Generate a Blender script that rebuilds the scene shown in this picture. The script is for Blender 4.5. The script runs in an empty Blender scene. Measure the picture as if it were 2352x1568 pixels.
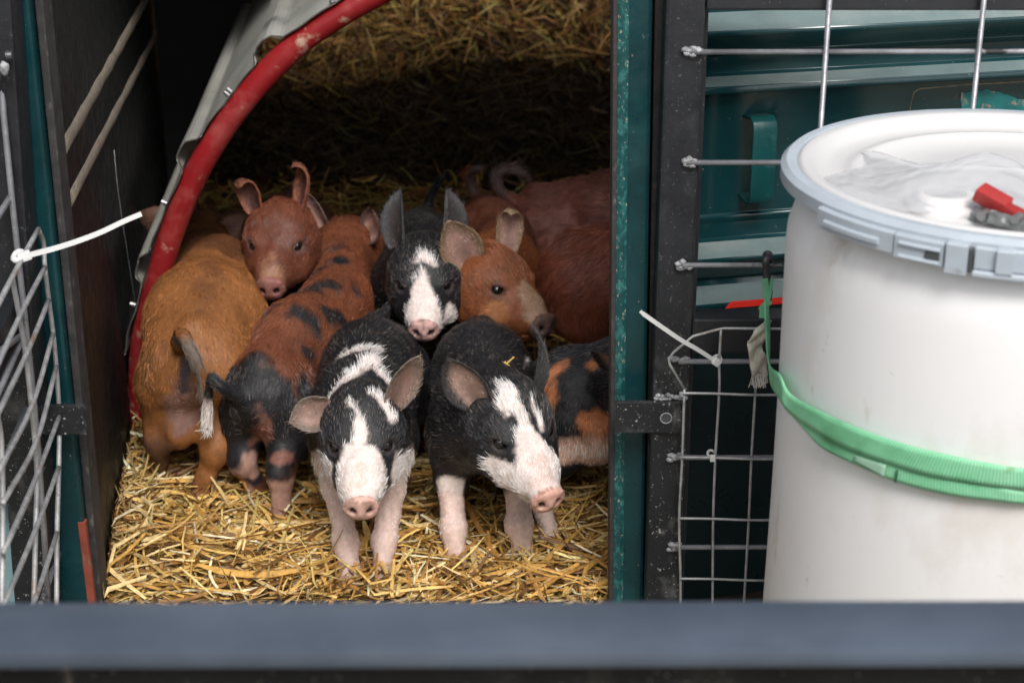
import bpy, bmesh, math, random
import numpy as np
from mathutils import Vector, Matrix, Euler

sc = bpy.context.scene
C = sc.collection
R = math.radians

# ------------------------------------------------------------------ camera
PITCH = R(22.0)
CAM = np.array([0.0, -1.80, 1.075])
cam_d = bpy.data.cameras.new('camera')
cam_d.sensor_width = 36.0
cam_d.lens = 60.0
cam_d.clip_start = 0.05
cam_d.clip_end = 400.0
cam_d.dof.use_dof = True
cam_d.dof.focus_distance = 1.98
cam_d.dof.aperture_fstop = 7.0
cam = bpy.data.objects.new('camera', cam_d)
C.objects.link(cam)
cam.location = CAM
cam.rotation_euler = (R(90) - PITCH, 0, 0)
sc.camera = cam

# ------------------------------------------------------------------ light
world = bpy.data.worlds.new('World')
sc.world = world
world.use_nodes = True
wn = world.node_tree
for n in list(wn.nodes):
    wn.nodes.remove(n)
sky = wn.nodes.new('ShaderNodeTexSky')
sky.sky_type = 'NISHITA'
sky.sun_disc = False
SUN_EL, SUN_AZ = R(50), R(166)        # azimuth clockwise from +Y
sky.sun_elevation = SUN_EL
sky.sun_rotation = SUN_AZ
sky.altitude = 100
sky.air_density = 1.0
sky.dust_density = 4.0
sky.ozone_density = 1.0
hsv = wn.nodes.new('ShaderNodeHueSaturation')   # a thin overcast takes most of the blue out of the sky
hsv.inputs['Saturation'].default_value = 0.30
bg = wn.nodes.new('ShaderNodeBackground')
bg.inputs[1].default_value = 0.125
wo = wn.nodes.new('ShaderNodeOutputWorld')
wn.links.new(sky.outputs[0], hsv.inputs['Color'])
wn.links.new(hsv.outputs[0], bg.inputs[0])
wn.links.new(bg.outputs[0], wo.inputs[0])

sun_d = bpy.data.lights.new('sun', 'SUN')
sun_d.energy = 1.7
sun_d.angle = R(22)
sun_d.color = (1.0, 0.975, 0.95)
sun = bpy.data.objects.new('sun', sun_d)
C.objects.link(sun)
sdir = Vector((math.sin(SUN_AZ) * math.cos(SUN_EL), math.cos(SUN_AZ) * math.cos(SUN_EL), math.sin(SUN_EL)))
sun.rotation_euler = sdir.to_track_quat('Z', 'Y').to_euler()
sun.location = (1, -3, 4)

sc.view_settings.view_transform = 'Standard'
sc.view_settings.look = 'None'
sc.view_settings.exposure = 0.46
sc.view_settings.gamma = 1.0
sc.view_settings.use_curve_mapping = False
sc.render.engine = 'CYCLES'
sc.cycles.use_denoising = True
sc.cycles.max_bounces = 7
sc.cycles.diffuse_bounces = 4
sc.cycles.glossy_bounces = 3
sc.cycles.transparent_max_bounces = 12
sc.cycles.caustics_reflective = False
sc.cycles.caustics_refractive = False

# ------------------------------------------------------------------ measuring help
FPX = 60.0 / 36.0 * 2352.0
cP, sP = math.cos(PITCH), math.sin(PITCH)

def ray(u, v):
    a = (u - 1176.0) / FPX
    b = (784.0 - v) / FPX
    return np.array([a, cP + b * sP, -sP + b * cP])

def at(u, v, y):
    """point of the place seen at photo position u, v at the real depth y"""
    d = ray(u, v)
    return CAM + d * ((y - CAM[1]) / d[1])

def on_plane(u, v, p0, n):
    d = ray(u, v)
    p0 = np.array(p0, float); n = np.array(n, float)
    return CAM + d * (np.dot(p0 - CAM, n) / np.dot(d, n))

# ------------------------------------------------------------------ object help
def link(o, parent=None):
    C.objects.link(o)
    if parent is not None:
        o.parent = parent
    return o

def tag(o, label=None, cat=None, group=None, kind=None):
    if label: o['label'] = label
    if cat: o['category'] = cat
    if group: o['group'] = group
    if kind: o['kind'] = kind
    return o

def thing(name, label, cat, loc=(0, 0, 0), rz=0.0, group=None):
    o = bpy.data.objects.new(name, None)
    o.empty_display_size = 0.02
    o.location = loc
    o.rotation_euler = (0, 0, rz)
    link(o)
    return tag(o, label, cat, group)

def mesh_obj(name, verts, faces, mat, parent=None, smooth=True):
    me = bpy.data.meshes.new(name)
    me.from_pydata([tuple(map(float, v)) for v in verts], [], faces)
    me.update()
    if smooth:
        me.shade_smooth()
    if mat: me.materials.append(mat)
    return link(bpy.data.objects.new(name, me), parent)

def np_mesh(name, V, F, k, mat):
    """fast mesh from numpy arrays; F is (n,k)"""
    me = bpy.data.meshes.new(name)
    V = np.asarray(V, np.float32); F = np.asarray(F, np.int32)
    me.vertices.add(len(V)); me.vertices.foreach_set('co', V.ravel())
    me.loops.add(F.size); me.loops.foreach_set('vertex_index', F.ravel())
    me.polygons.add(len(F))
    me.polygons.foreach_set('loop_start', np.arange(len(F), dtype=np.int32) * k)
    me.polygons.foreach_set('loop_total', np.full(len(F), k, np.int32))
    me.update(calc_edges=True)
    me.validate()
    if mat: me.materials.append(mat)
    return me

class MB:
    def __init__(self):
        self.bm = bmesh.new()
    def box(self, c, s, rot=None, bev=0.0, M=None):
        b = bmesh.new()
        bmesh.ops.create_cube(b, size=1.0)
        bmesh.ops.scale(b, vec=s, verts=b.verts)
        if bev > 0:
            bmesh.ops.bevel(b, geom=b.edges[:], offset=bev, segments=2, affect='EDGES', profile=0.6)
        m = Matrix.Translation(Vector(c))
        if rot is not None: m = m @ Euler(rot).to_matrix().to_4x4()
        if M is not None: m = M @ m
        b.transform(m)
        t = bpy.data.meshes.new('t'); b.to_mesh(t); b.free()
        self.bm.from_mesh(t); bpy.data.meshes.remove(t)
        return self
    def prism(self, p, q, w, d, bev=0.0, up=(0, -1, 0)):
        """square bar from p to q, w wide and d deep (d along up)"""
        p = Vector(p); q = Vector(q)
        z = (q - p).normalized(); y = Vector(up); y = (y - z * y.dot(z)).normalized(); x = y.cross(z)
        M = Matrix((x, y, z)).transposed().to_4x4(); M.translation = (p + q) / 2
        return self.box((0, 0, 0), (w, d, (q - p).length), bev=bev, M=M)
    def tube(self, pts, r, seg=8, cap=True):
        pts = [Vector(p) for p in pts]
        n = len(pts)
        rr = r if hasattr(r, '__len__') else [r] * n
        rings = []
        t0 = (pts[1] - pts[0]).normalized()
        nrm = t0.orthogonal().normalized()
        for i, p in enumerate(pts):
            if i == 0: t = pts[1] - pts[0]
            elif i == n - 1: t = pts[-1] - pts[-2]
            else: t = pts[i + 1] - pts[i - 1]
            t.normalize()
            nrm = (nrm - t * nrm.dot(t)).normalized()
            b = t.cross(nrm)
            rings.append([self.bm.verts.new(p + (nrm * math.cos(2 * math.pi * k / seg) + b * math.sin(2 * math.pi * k / seg)) * rr[i]) for k in range(seg)])
        for i in range(n - 1):
            for k in range(seg):
                k2 = (k + 1) % seg
                self.bm.faces.new((rings[i][k], rings[i][k2], rings[i + 1][k2], rings[i + 1][k]))
        if cap:
            self.bm.faces.new(rings[0][::-1]); self.bm.faces.new(rings[-1])
        return self
    def blob(self, c, s, seed=0, amp=0.25, sub=2):
        b = bmesh.new()
        bmesh.ops.create_icosphere(b, subdivisions=sub, radius=1.0)
        rg = random.Random(seed)
        for v in b.verts:
            v.co *= 1 + rg.uniform(-amp, amp)
        bmesh.ops.scale(b, vec=s, verts=b.verts)
        bmesh.ops.translate(b, vec=Vector(c), verts=b.verts)
        t = bpy.data.meshes.new('t'); b.to_mesh(t); b.free()
        self.bm.from_mesh(t); bpy.data.meshes.remove(t)
        return self
    def build(self, name, mat, parent=None, smooth=False, angle=None):
        me = bpy.data.meshes.new(name)
        bmesh.ops.recalc_face_normals(self.bm, faces=self.bm.faces)
        self.bm.to_mesh(me); self.bm.free()
        me.materials.append(mat)
        if smooth: me.shade_smooth()
        o = link(bpy.data.objects.new(name, me), parent)
        if angle is not None:
            me.shade_smooth()
            me.set_sharp_from_angle(angle=R(angle))
        return o

def spline(pts, n):
    """Catmull-Rom through points"""
    P = [np.array(p, float) for p in pts]
    P = [2 * P[0] - P[1]] + P + [2 * P[-1] - P[-2]]
    out = []
    m = len(P) - 3
    for i in range(m):
        for k in range(n):
            t = k / n
            a, b, c, d = P[i], P[i + 1], P[i + 2], P[i + 3]
            out.append(0.5 * ((2 * b) + (c - a) * t + (2 * a - 5 * b + 4 * c - d) * t * t + (-a + 3 * b - 3 * c + d) * t ** 3))
    out.append(P[-2])
    return out

# ------------------------------------------------------------------ materials
def new_mat(name):
    m = bpy.data.materials.new(name); m.use_nodes = True
    nt = m.node_tree
    return m, nt, nt.nodes['Principled BSDF']

def mat(name, col, rough=0.6, metal=0.0, var=0.0, scale=20.0, bump=0.0, bscale=200.0, spots=(), stretch=(1, 1, 1), spec=0.5, coat=0.0, rvar=0.0, zf=None):
    """base colour with soft variation, plus layers of specks / chips / stains.
    spots: list of (colour, scale, threshold, softness, detail, stretch)"""
    m, nt, bs = new_mat(name)
    N, L = nt.nodes, nt.links
    tc = N.new('ShaderNodeTexCoord')
    def noise(sc_, st=(1, 1, 1), det=4, rough_=0.6):
        mp = N.new('ShaderNodeMapping'); mp.inputs['Scale'].default_value = st
        L.new(tc.outputs['Object'], mp.inputs[0])
        nz = N.new('ShaderNodeTexNoise'); nz.inputs['Scale'].default_value = sc_
        nz.inputs['Detail'].default_value = det; nz.inputs['Roughness'].default_value = rough_
        L.new(mp.outputs[0], nz.inputs['Vector'])
        return nz.outputs['Fac']
    cur = None
    if var > 0:
        f = noise(scale, stretch, 5)
        cr = N.new('ShaderNodeValToRGB')
        cr.color_ramp.elements[0].position = 0.3; cr.color_ramp.elements[1].position = 0.7
        cr.color_ramp.elements[0].color = tuple(c * (1 - var) for c in col) + (1,)
        cr.color_ramp.elements[1].color = tuple(min(1, c * (1 + var)) for c in col) + (1,)
        L.new(f, cr.inputs[0]); cur = cr.outputs[0]
    for sp in spots:
        c2, s2, th, so, det, st = sp
        f = noise(s2, st, det, 0.65)
        mr = N.new('ShaderNodeMapRange'); mr.inputs[1].default_value = th; mr.inputs[2].default_value = th + so
        L.new(f, mr.inputs[0])
        mx = N.new('ShaderNodeMix'); mx.data_type = 'RGBA'
        fo = mr.outputs[0]
        if zf is not None:       # splashes thin out above a height
            sx = N.new('ShaderNodeSeparateXYZ'); L.new(tc.outputs['Object'], sx.inputs[0])
            m2 = N.new('ShaderNodeMapRange'); m2.inputs[1].default_value = zf[0]; m2.inputs[2].default_value = zf[1]
            m2.inputs[3].default_value = 1.0; m2.inputs[4].default_value = zf[2]
            L.new(sx.outputs['Z'], m2.inputs[0])
            mm = N.new('ShaderNodeMath'); mm.operation = 'MULTIPLY'; L.new(fo, mm.inputs[0]); L.new(m2.outputs[0], mm.inputs[1]); fo = mm.outputs[0]
        L.new(fo, mx.inputs[0])
        if cur is not None: L.new(cur, mx.inputs[6])
        else: mx.inputs[6].default_value = tuple(col) + (1,)
        mx.inputs[7].default_value = tuple(c2) + (1,)
        cur = mx.outputs[2]
    if cur is not None: L.new(cur, bs.inputs['Base Color'])
    else: bs.inputs['Base Color'].default_value = tuple(col) + (1,)
    bs.inputs['Roughness'].default_value = rough
    if rvar > 0:
        f = noise(scale * 1.7, stretch, 4)
        mr = N.new('ShaderNodeMapRange'); mr.inputs[1].default_value = 0.3; mr.inputs[2].default_value = 0.7
        mr.inputs[3].default_value = max(0.03, rough - rvar); mr.inputs[4].default_value = min(1, rough + rvar)
        L.new(f, mr.inputs[0]); L.new(mr.outputs[0], bs.inputs['Roughness'])
    bs.inputs['Metallic'].default_value = metal
    bs.inputs['Specular IOR Level'].default_value = spec
    bs.inputs['Coat Weight'].default_value = coat
    if bump > 0:
        f = noise(bscale, stretch, 4)
        bp = N.new('ShaderNodeBump'); bp.inputs['Strength'].default_value = bump; bp.inputs['Distance'].default_value = 0.002
        L.new(f, bp.inputs['Height']); L.new(bp.outputs[0], bs.inputs['Normal'])
    return m

M = {}
CHIP = (0.33, 0.30, 0.24)
M['green'] = mat('green_paint', (0.004, 0.036, 0.042), 0.33, 0, 0.25, 14, 0.25, 90,
                 [((0.010, 0.075, 0.075), 9, 0.55, 0.2, 6, (1, 1, 1)), ((0.004, 0.028, 0.03), 30, 0.62, 0.1, 5, (3, 3, 0.6)),
                  (CHIP, 260, 0.715, 0.03, 3, (1, 1, 0.6))], rvar=0.12)
M['green_chip'] = mat('green_paint_chipped_edge', (0.006, 0.065, 0.066), 0.4, 0, 0.3, 20, 0.5, 120,
                 [((0.03, 0.15, 0.14), 120, 0.5, 0.1, 5, (1, 1, 0.6)), (CHIP, 330, 0.595, 0.05, 9, (1, 1, 0.6)), ((0.04, 0.04, 0.035), 60, 0.66, 0.05, 6, (1, 1, 0.6))])
M['panel_green'] = mat('green_door_sheet', (0.006, 0.040, 0.046), 0.20, 0, 0.15, 5, 0.15, 14,
                 [((0.022, 0.070, 0.074), 4, 0.50, 0.25, 6, (1, 1, 1)), (CHIP, 230, 0.715, 0.02, 3, (1, 1, 1))], rvar=0.07, spec=0.8)
M['ledge'] = mat('sky_sheen_green_ledge', (0.15, 0.21, 0.21), 0.5, 0, 0.2, 12, 0.2, 60, [((0.23, 0.27, 0.26), 20, 0.5, 0.2, 7, (0.4, 1, 1)), (CHIP, 230, 0.70, 0.02, 3, (1, 1, 1))])  # sky reflection on the upward ledges put into a pale base colour
M['panel_low'] = mat('dark_green_door_sheet', (0.010, 0.022, 0.024), 0.32, 0, 0.2, 9, 0.2, 20,
                 [((0.02, 0.03, 0.03), 5, 0.5, 0.3, 6, (1, 1, 1)), (CHIP, 200, 0.72, 0.02, 3, (1, 1, 1))], rvar=0.08)
SPLASH = (0.36, 0.36, 0.34)
M['black'] = mat('black_gate_paint', (0.014, 0.015, 0.018), 0.42, 0, 0.3, 16, 0.3, 60,
                 [((0.055, 0.055, 0.06), 11, 0.58, 0.18, 6, (1, 1, 1)), (SPLASH, 120, 0.73, 0.03, 3, (1, 1, 1)), (SPLASH, 330, 0.735, 0.03, 2, (1, 1, 1))], rvar=0.12)
M['black_splash'] = mat('black_gate_paint_splashed', (0.014, 0.015, 0.018), 0.45, 0, 0.3, 16, 0.3, 60,
                 [((0.12, 0.12, 0.12), 26, 0.55, 0.16, 7, (1, 1, 0.6)), (SPLASH, 90, 0.66, 0.03, 4, (1, 1, 1)), (SPLASH, 300, 0.665, 0.03, 2, (1, 1, 1))], rvar=0.12, zf=(0.28, 0.42, 0.16))
M['rail'] = mat('blue_black_rail_paint', (0.062, 0.079, 0.108), 0.33, 0, 0.25, 7, 0.1, 30,
                 [((0.10, 0.115, 0.135), 14, 0.55, 0.25, 6, (0.3, 1, 1)), ((0.24, 0.21, 0.22), 45, 0.70, 0.06, 4, (1, 1, 1))])
M['board'] = mat('black_wall_board', (0.008, 0.0085, 0.009), 0.55, 0, 0.35, 25, 0.5, 60,
                 [((0.030, 0.027, 0.024), 30, 0.55, 0.18, 8, (1, 1, 0.10)), ((0.12, 0.10, 0.08), 70, 0.68, 0.08, 6, (1, 1, 0.12)), ((0.3, 0.29, 0.26), 420, 0.70, 0.02, 2, (1, 1, 1))], rvar=0.15, spec=0.25)
M['light_stripe_tone'] = mat('pale_light_stripe', (0.26, 0.215, 0.165), 0.85, 0, 0.2, 30, 0.6, 220,
                 [((0.35, 0.08, 0.04), 14, 0.63, 0.08, 6, (1, 1, 1)), ((0.10, 0.09, 0.07), 150, 0.56, 0.12, 8, (1, 0.4, 3))])  # pale base tone stands in for sunlight on the wall
M['seal'] = mat('grey_rubber_edge', (0.035, 0.032, 0.032), 0.7, 0, 0.4, 40, 0.5, 120, [((0.16, 0.14, 0.12), 90, 0.62, 0.1, 5, (1, 1, 0.3))])
M['rust_edge'] = mat('orange_primer_edge', (0.24, 0.055, 0.034), 0.6, 0, 0.3, 30, 0.4, 90, [((0.2, 0.16, 0.1), 60, 0.6, 0.1, 5, (1, 1, 0.4))])
M['wire'] = mat('galvanised_wire', (0.42, 0.42, 0.42), 0.5, 0.35, 0.3, 60, 0.4, 200,
                 [((0.30, 0.22, 0.17), 22, 0.60, 0.1, 5, (1, 1, 1)), ((0.12, 0.12, 0.12), 130, 0.64, 0.08, 4, (1, 1, 1))])
M['rod'] = mat('dull_steel_rod', (0.30, 0.30, 0.32), 0.42, 0.5, 0.35, 25, 0.3, 150,
                 [((0.05, 0.05, 0.05), 12, 0.60, 0.05, 5, (1, 1, 1)), ((0.5, 0.48, 0.44), 100, 0.66, 0.05, 4, (1, 1, 1))])
M['weld'] = mat('whitish_weld', (0.34, 0.34, 0.35), 0.6, 0.3, 0.5, 120, 0.8, 300)
M['redpipe'] = mat('scuffed_red_pipe', (0.26, 0.011, 0.014), 0.38, 0, 0.15, 9, 0.15, 60,
                 [((0.38, 0.09, 0.08), 11, 0.52, 0.22, 8, (1, 1, 1)), ((0.50, 0.34, 0.25), 26, 0.60, 0.12, 12, (1, 1, 1)), ((0.06, 0.02, 0.02), 60, 0.69, 0.05, 7, (1, 1, 1))], rvar=0.1)
M['sheet'] = mat('weathered_pale_sheet', (0.34, 0.335, 0.30), 0.5, 0.1, 0.2, 6, 0.2, 40,
                 [((0.14, 0.14, 0.13), 14, 0.60, 0.12, 8, (0.5, 0.5, 2)), ((0.28, 0.2, 0.13), 50, 0.67, 0.08, 6, (1, 1, 1))])
M['edge'] = mat('cut_sheet_edge', (0.10, 0.09, 0.08), 0.6, 0.2, 0.4, 60)
M['screw'] = mat('zinc_screw', (0.34, 0.34, 0.34), 0.45, 0.8)
M['handle'] = mat('green_handle_paint', (0.006, 0.072, 0.072), 0.35, 0, 0.2, 14, 0.25, 90, [((0.03, 0.12, 0.11), 40, 0.6, 0.1, 5, (1, 1, 1))])
M['drum'] = mat('white_plastic', (0.90, 0.885, 0.885), 0.42, 0, 0.02, 4, 0.06, 30,
                 [((0.74, 0.68, 0.63), 7, 0.52, 0.22, 9, (1, 1, 0.5)), ((0.62, 0.54, 0.47), 16, 0.63, 0.12, 9, (1, 1, 0.35)), ((0.55, 0.40, 0.28), 20, 0.68, 0.10, 6, (2, 2, 0.7)), ((0.60, 0.58, 0.56), 60, 0.70, 0.04, 6, (1, 1, 3))])
M['lid'] = mat('white_lid_plastic', (0.62, 0.61, 0.605), 0.35, 0, 0.03, 6, 0.1, 30, [((0.66, 0.60, 0.54), 10, 0.60, 0.2, 8, (1, 1, 1))])
M['ring'] = mat('pale_grey_ring_plastic', (0.42, 0.47, 0.52), 0.4, 0, 0.08, 20, 0.1, 60, [((0.30, 0.32, 0.34), 60, 0.66, 0.05, 5, (1, 1, 1))])
M['slot'] = mat('dark_slot', (0.06, 0.065, 0.07), 0.7)
M['tie'] = mat('white_nylon', (0.72, 0.72, 0.70), 0.4, 0, 0.05, 60)
M['hook'] = mat('dark_coated_hook', (0.10, 0.10, 0.11), 0.35, 0.6, 0.5, 50, 0.4, 120, [((0.4, 0.38, 0.36), 80, 0.62, 0.05, 5, (1, 1, 1))])
M['cloth'] = mat('off_white_webbing', (0.66, 0.62, 0.52), 0.9, 0, 0.2, 30, 0.8, 500, [((0.35, 0.3, 0.2), 30, 0.6, 0.12, 6, (1, 1, 1))])
M['redtape'] = mat('red_reflective_tape', (0.85, 0.03, 0.02), 0.25, 0, 0.1, 40, 0.6, 500)
M['teal'] = mat('teal_paint_remnant', (0.02, 0.19, 0.19), 0.5, 0, 0.2, 40, spots=[(CHIP, 45, 0.56, 0.05, 8, (1, 1, 1))])
M['residue'] = mat('beige_glue_residue', (0.28, 0.25, 0.18), 0.8, 0, 0.4, 150, 1.0, 300)
M['scab'] = mat('torn_decal_backing', (0.09, 0.10, 0.085), 0.7, 0, 0.4, 120, 1.0, 200, [(CHIP, 120, 0.52, 0.06, 6, (1, 1, 1))])
M['redplastic'] = mat('faded_red_plastic', (0.36, 0.028, 0.026), 0.5, 0, 0.15, 60)
M['toolgrey'] = mat('grey_tool_plastic', (0.16, 0.17, 0.17), 0.45, 0.2, 0.6, 80, 0.5, 100, [((0.5, 0.5, 0.5), 50, 0.62, 0.05, 4, (1, 1, 1))])
M['paleblue'] = mat('pale_blue_paint', (0.27, 0.44, 0.47), 0.7, 0, 0.2, 20, 0.8, 120, [((0.14, 0.30, 0.34), 40, 0.6, 0.1, 6, (1, 1, 1))])
M['ground'] = mat('dry_grassy_ground', (0.26, 0.235, 0.19), 0.95, 0, 0.3, 30, 1.0, 90, [((0.12, 0.13, 0.06), 20, 0.5, 0.1, 8, (1, 1, 1))])
M['deck'] = mat('dark_littered_deck', (0.030, 0.018, 0.008), 0.95, 0, 0.4, 40, 1.0, 120)
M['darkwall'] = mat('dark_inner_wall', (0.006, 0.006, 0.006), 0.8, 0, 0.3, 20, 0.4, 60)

def green_webbing():
    m, nt, bs = new_mat('green_webbing')
    N, L = nt.nodes, nt.links
    uv = N.new('ShaderNodeUVMap'); uv.uv_map = 'strap'
    wv = N.new('ShaderNodeTexWave'); wv.wave_type = 'BANDS'; wv.bands_direction = 'X'
    wv.inputs['Scale'].default_value = 120.0; wv.inputs['Distortion'].default_value = 0.4
    L.new(uv.outputs[0], wv.inputs['Vector'])
    tc = N.new('ShaderNodeTexCoord')
    nz = N.new('ShaderNodeTexNoise'); nz.inputs['Scale'].default_value = 26; nz.inputs['Detail'].default_value = 6
    L.new(tc.outputs['Object'], nz.inputs['Vector'])
    cr = N.new('ShaderNodeValToRGB')
    e = cr.color_ramp.elements
    e[0].position = 0.30; e[0].color = (0.15, 0.50, 0.24, 1)
    e[1].position = 0.50; e[1].color = (0.28, 0.76, 0.43, 1)
    x = e.new(0.66); x.color = (0.36, 0.80, 0.50, 1)
    x = e.new(0.76); x.color = (0.16, 0.30, 0.08, 1)
    L.new(nz.outputs[0], cr.inputs[0])
    mx = N.new('ShaderNodeMix'); mx.data_type = 'RGBA'; mx.blend_type = 'MULTIPLY'; mx.inputs[0].default_value = 0.36
    L.new(cr.outputs[0], mx.inputs[6]); L.new(wv.outputs[0], mx.inputs[7])
    L.new(mx.outputs[2], bs.inputs['Base Color'])
    bp = N.new('ShaderNodeBump'); bp.inputs['Strength'].default_value = 0.5; bp.inputs['Distance'].default_value = 0.0008
    L.new(wv.outputs[0], bp.inputs['Height']); L.new(bp.outputs[0], bs.inputs['Normal'])
    bs.inputs['Roughness'].default_value = 0.55
    return m
M['strap'] = green_webbing()

def film():
    m, nt, bs = new_mat('clear_plastic_film')
    N, L = nt.nodes, nt.links
    tr = N.new('ShaderNodeBsdfTransparent'); ms = N.new('ShaderNodeMixShader')
    bs.inputs['Base Color'].default_value = (0.62, 0.63, 0.65, 1); bs.inputs['Roughness'].default_value = 0.2
    ms.inputs[0].default_value = 0.30
    L.new(tr.outputs[0], ms.inputs[1]); L.new(bs.outputs[0], ms.inputs[2])
    L.new(ms.outputs[0], N['Material Output'].inputs[0])
    return m
M['film'] = film()

def attr_mat(name, rough, bump=0.0, sss=0.0, bs_scale=500, spec=0.3, mottle=0.0):
    m, nt, bs = new_mat(name)
    N, L = nt.nodes, nt.links
    a = N.new('ShaderNodeAttribute'); a.attribute_name = 'col'
    out = a.outputs['Color']
    tc = N.new('ShaderNodeTexCoord')
    if mottle > 0:
        nz = N.new('ShaderNodeTexNoise'); nz.inputs['Scale'].default_value = 160; nz.inputs['Detail'].default_value = 6
        L.new(tc.outputs['Object'], nz.inputs['Vector'])
        mr = N.new('ShaderNodeMapRange'); mr.inputs[1].default_value = 0.3; mr.inputs[2].default_value = 0.7
        mr.inputs[3].default_value = 1 - mottle; mr.inputs[4].default_value = 1 + mottle * 0.6
        L.new(nz.outputs[0], mr.inputs[0])
        vm = N.new('ShaderNodeVectorMath'); vm.operation = 'SCALE'
        L.new(out, vm.inputs[0]); L.new(mr.outputs[0], vm.inputs['Scale'])
        out = vm.outputs[0]
    L.new(out, bs.inputs['Base Color'])
    bs.inputs['Roughness'].default_value = rough
    bs.inputs['Specular IOR Level'].default_value = spec
    if sss > 0:
        bs.inputs['Subsurface Weight'].default_value = sss
        bs.inputs['Subsurface Radius'].default_value = (0.010, 0.004, 0.002)
        bs.inputs['Subsurface Scale'].default_value = 0.5
    if bump > 0:
        nz = N.new('ShaderNodeTexNoise'); nz.inputs['Scale'].default_value = bs_scale; nz.inputs['Detail'].default_value = 5
        L.new(tc.outputs['Object'], nz.inputs['Vector'])
        bp = N.new('ShaderNodeBump'); bp.inputs['Strength'].default_value = bump; bp.inputs['Distance'].default_value = 0.0015
        L.new(nz.outputs[0], bp.inputs['Height']); L.new(bp.outputs[0], bs.inputs['Normal'])
    return m
M['skin'] = attr_mat('piglet_skin', 0.55, 0.5, 0.12, 260, 0.35, mottle=0.18)
M['bristle'] = attr_mat('piglet_bristle', 0.36, spec=0.6)
M['straw'] = attr_mat('straw_stalk', 0.55, 0.3, spec=0.45, mottle=0.30, bs_scale=300)
m, nt, bs = new_mat('piglet_eye'); bs.inputs['Base Color'].default_value = (0.008, 0.006, 0.005, 1); bs.inputs['Roughness'].default_value = 0.06; bs.inputs['Coat Weight'].default_value = 0.8
M['eye'] = m


M['wisp'] = mat('straw_yellow', (0.68, 0.46, 0.14), 0.5, 0, 0.2, 200)

# ================================================================== SETTING
def sheet_plane(name, x0, x1, y0, y1, z, m):
    o = mesh_obj(name, [(x0, y0, z), (x1, y0, z), (x1, y1, z), (x0, y1, z)], [(0, 1, 2, 3)], m, None, False)
    return tag(o, kind='structure')
sheet_plane('ground', -60, 60, -60, 60, -0.16, M['ground'])

# ------------------------------------------------------------------ livestock trailer
trailer = thing('livestock_trailer', 'green and black livestock trailer standing open around the piglets', 'trailer', (0, 0, -0.15))
TO = Vector((0, 0, 0.15))          # parts are written in place coordinates; this undoes the empty's height

def tpart(mb, name, m, parent=trailer, **k):
    o = mb.build(name, m, parent, **k)
    if parent is trailer: o.location = TO
    return o

# floor of the trailer under the straw
tpart(MB().box((0.15, 1.36, -0.055), (2.10, 2.72, 0.05)), 'deck', M['deck'])
# left door post (green) with its rubber seal and a bare primer edge near the foot
def post(pb, pt_, w, d, m, name='door_post'):
    return tpart(MB().prism(pb, pt_, w, d, 0.004), name, m)
post((-0.5245, 0.0, -0.15), (-0.5225, 0.0, 1.25), 0.044, 0.05, M['green'])
tpart(MB().prism((-0.4985, 0.006, -0.15), (-0.493, 0.006, 1.25), 0.009, 0.036, 0.002), 'rubber_seal', M['seal'])
tpart(MB().prism((-0.5008, -0.021, -0.12), (-0.5045, -0.021, 0.13), 0.009, 0.010, 0.001), 'primer_edge', M['rust_edge'])
# right door post, leaning a little
post((0.1450, 0.0, -0.15), (0.1235, 0.0, 1.25), 0.029, 0.05, M['green'])
tpart(MB().prism((0.1295, -0.0015, -0.15), (0.108, -0.0015, 1.25), 0.0135, 0.050, 0.005), 'post_corner', M['green_chip'])
tpart(MB().prism((0.1215, -0.004, -0.15), (0.0995, -0.004, 1.25), 0.005, 0.044, 0.001), 'post_edge_strip', M['seal'])
tpart(MB().prism((0.1655, 0.012, -0.15), (0.1475, 0.012, 1.25), 0.009, 0.05, 0.001), 'post_flange', M['seal'])
# lintel, roof, inner walls (the trailer body runs back a little to the left)
WD = Vector((-0.13, 1.0, 0)).normalized(); WN = Vector((WD.y, -WD.x, 0)); WP = Vector((-0.4975, 0, 0))
ZR = 0.83
tpart(MB().box((0.20, 1.185, ZR + 0.012), (2.10, 0.87, 0.02)), 'unseen_roof_panel', M['darkwall'])  # unseen roof; the gap behind it is added to let sun onto the heap
tpart(MB().box((0.15, 2.36, ZR + 0.012), (2.20, 0.92, 0.02)), 'unseen_roof_panel', M['darkwall'])
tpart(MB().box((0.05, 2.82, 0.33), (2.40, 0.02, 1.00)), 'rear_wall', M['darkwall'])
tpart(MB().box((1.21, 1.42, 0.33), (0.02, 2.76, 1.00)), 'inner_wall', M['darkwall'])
wc = WP + WD * 1.42 - WN * 0.015
wall = tpart(MB().box((wc.x, wc.y, 0.33), (0.03, 2.76, 0.985), rot=(0, 0, math.atan2(0.13, 1.0))), 'side_wall', M['board'])
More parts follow.
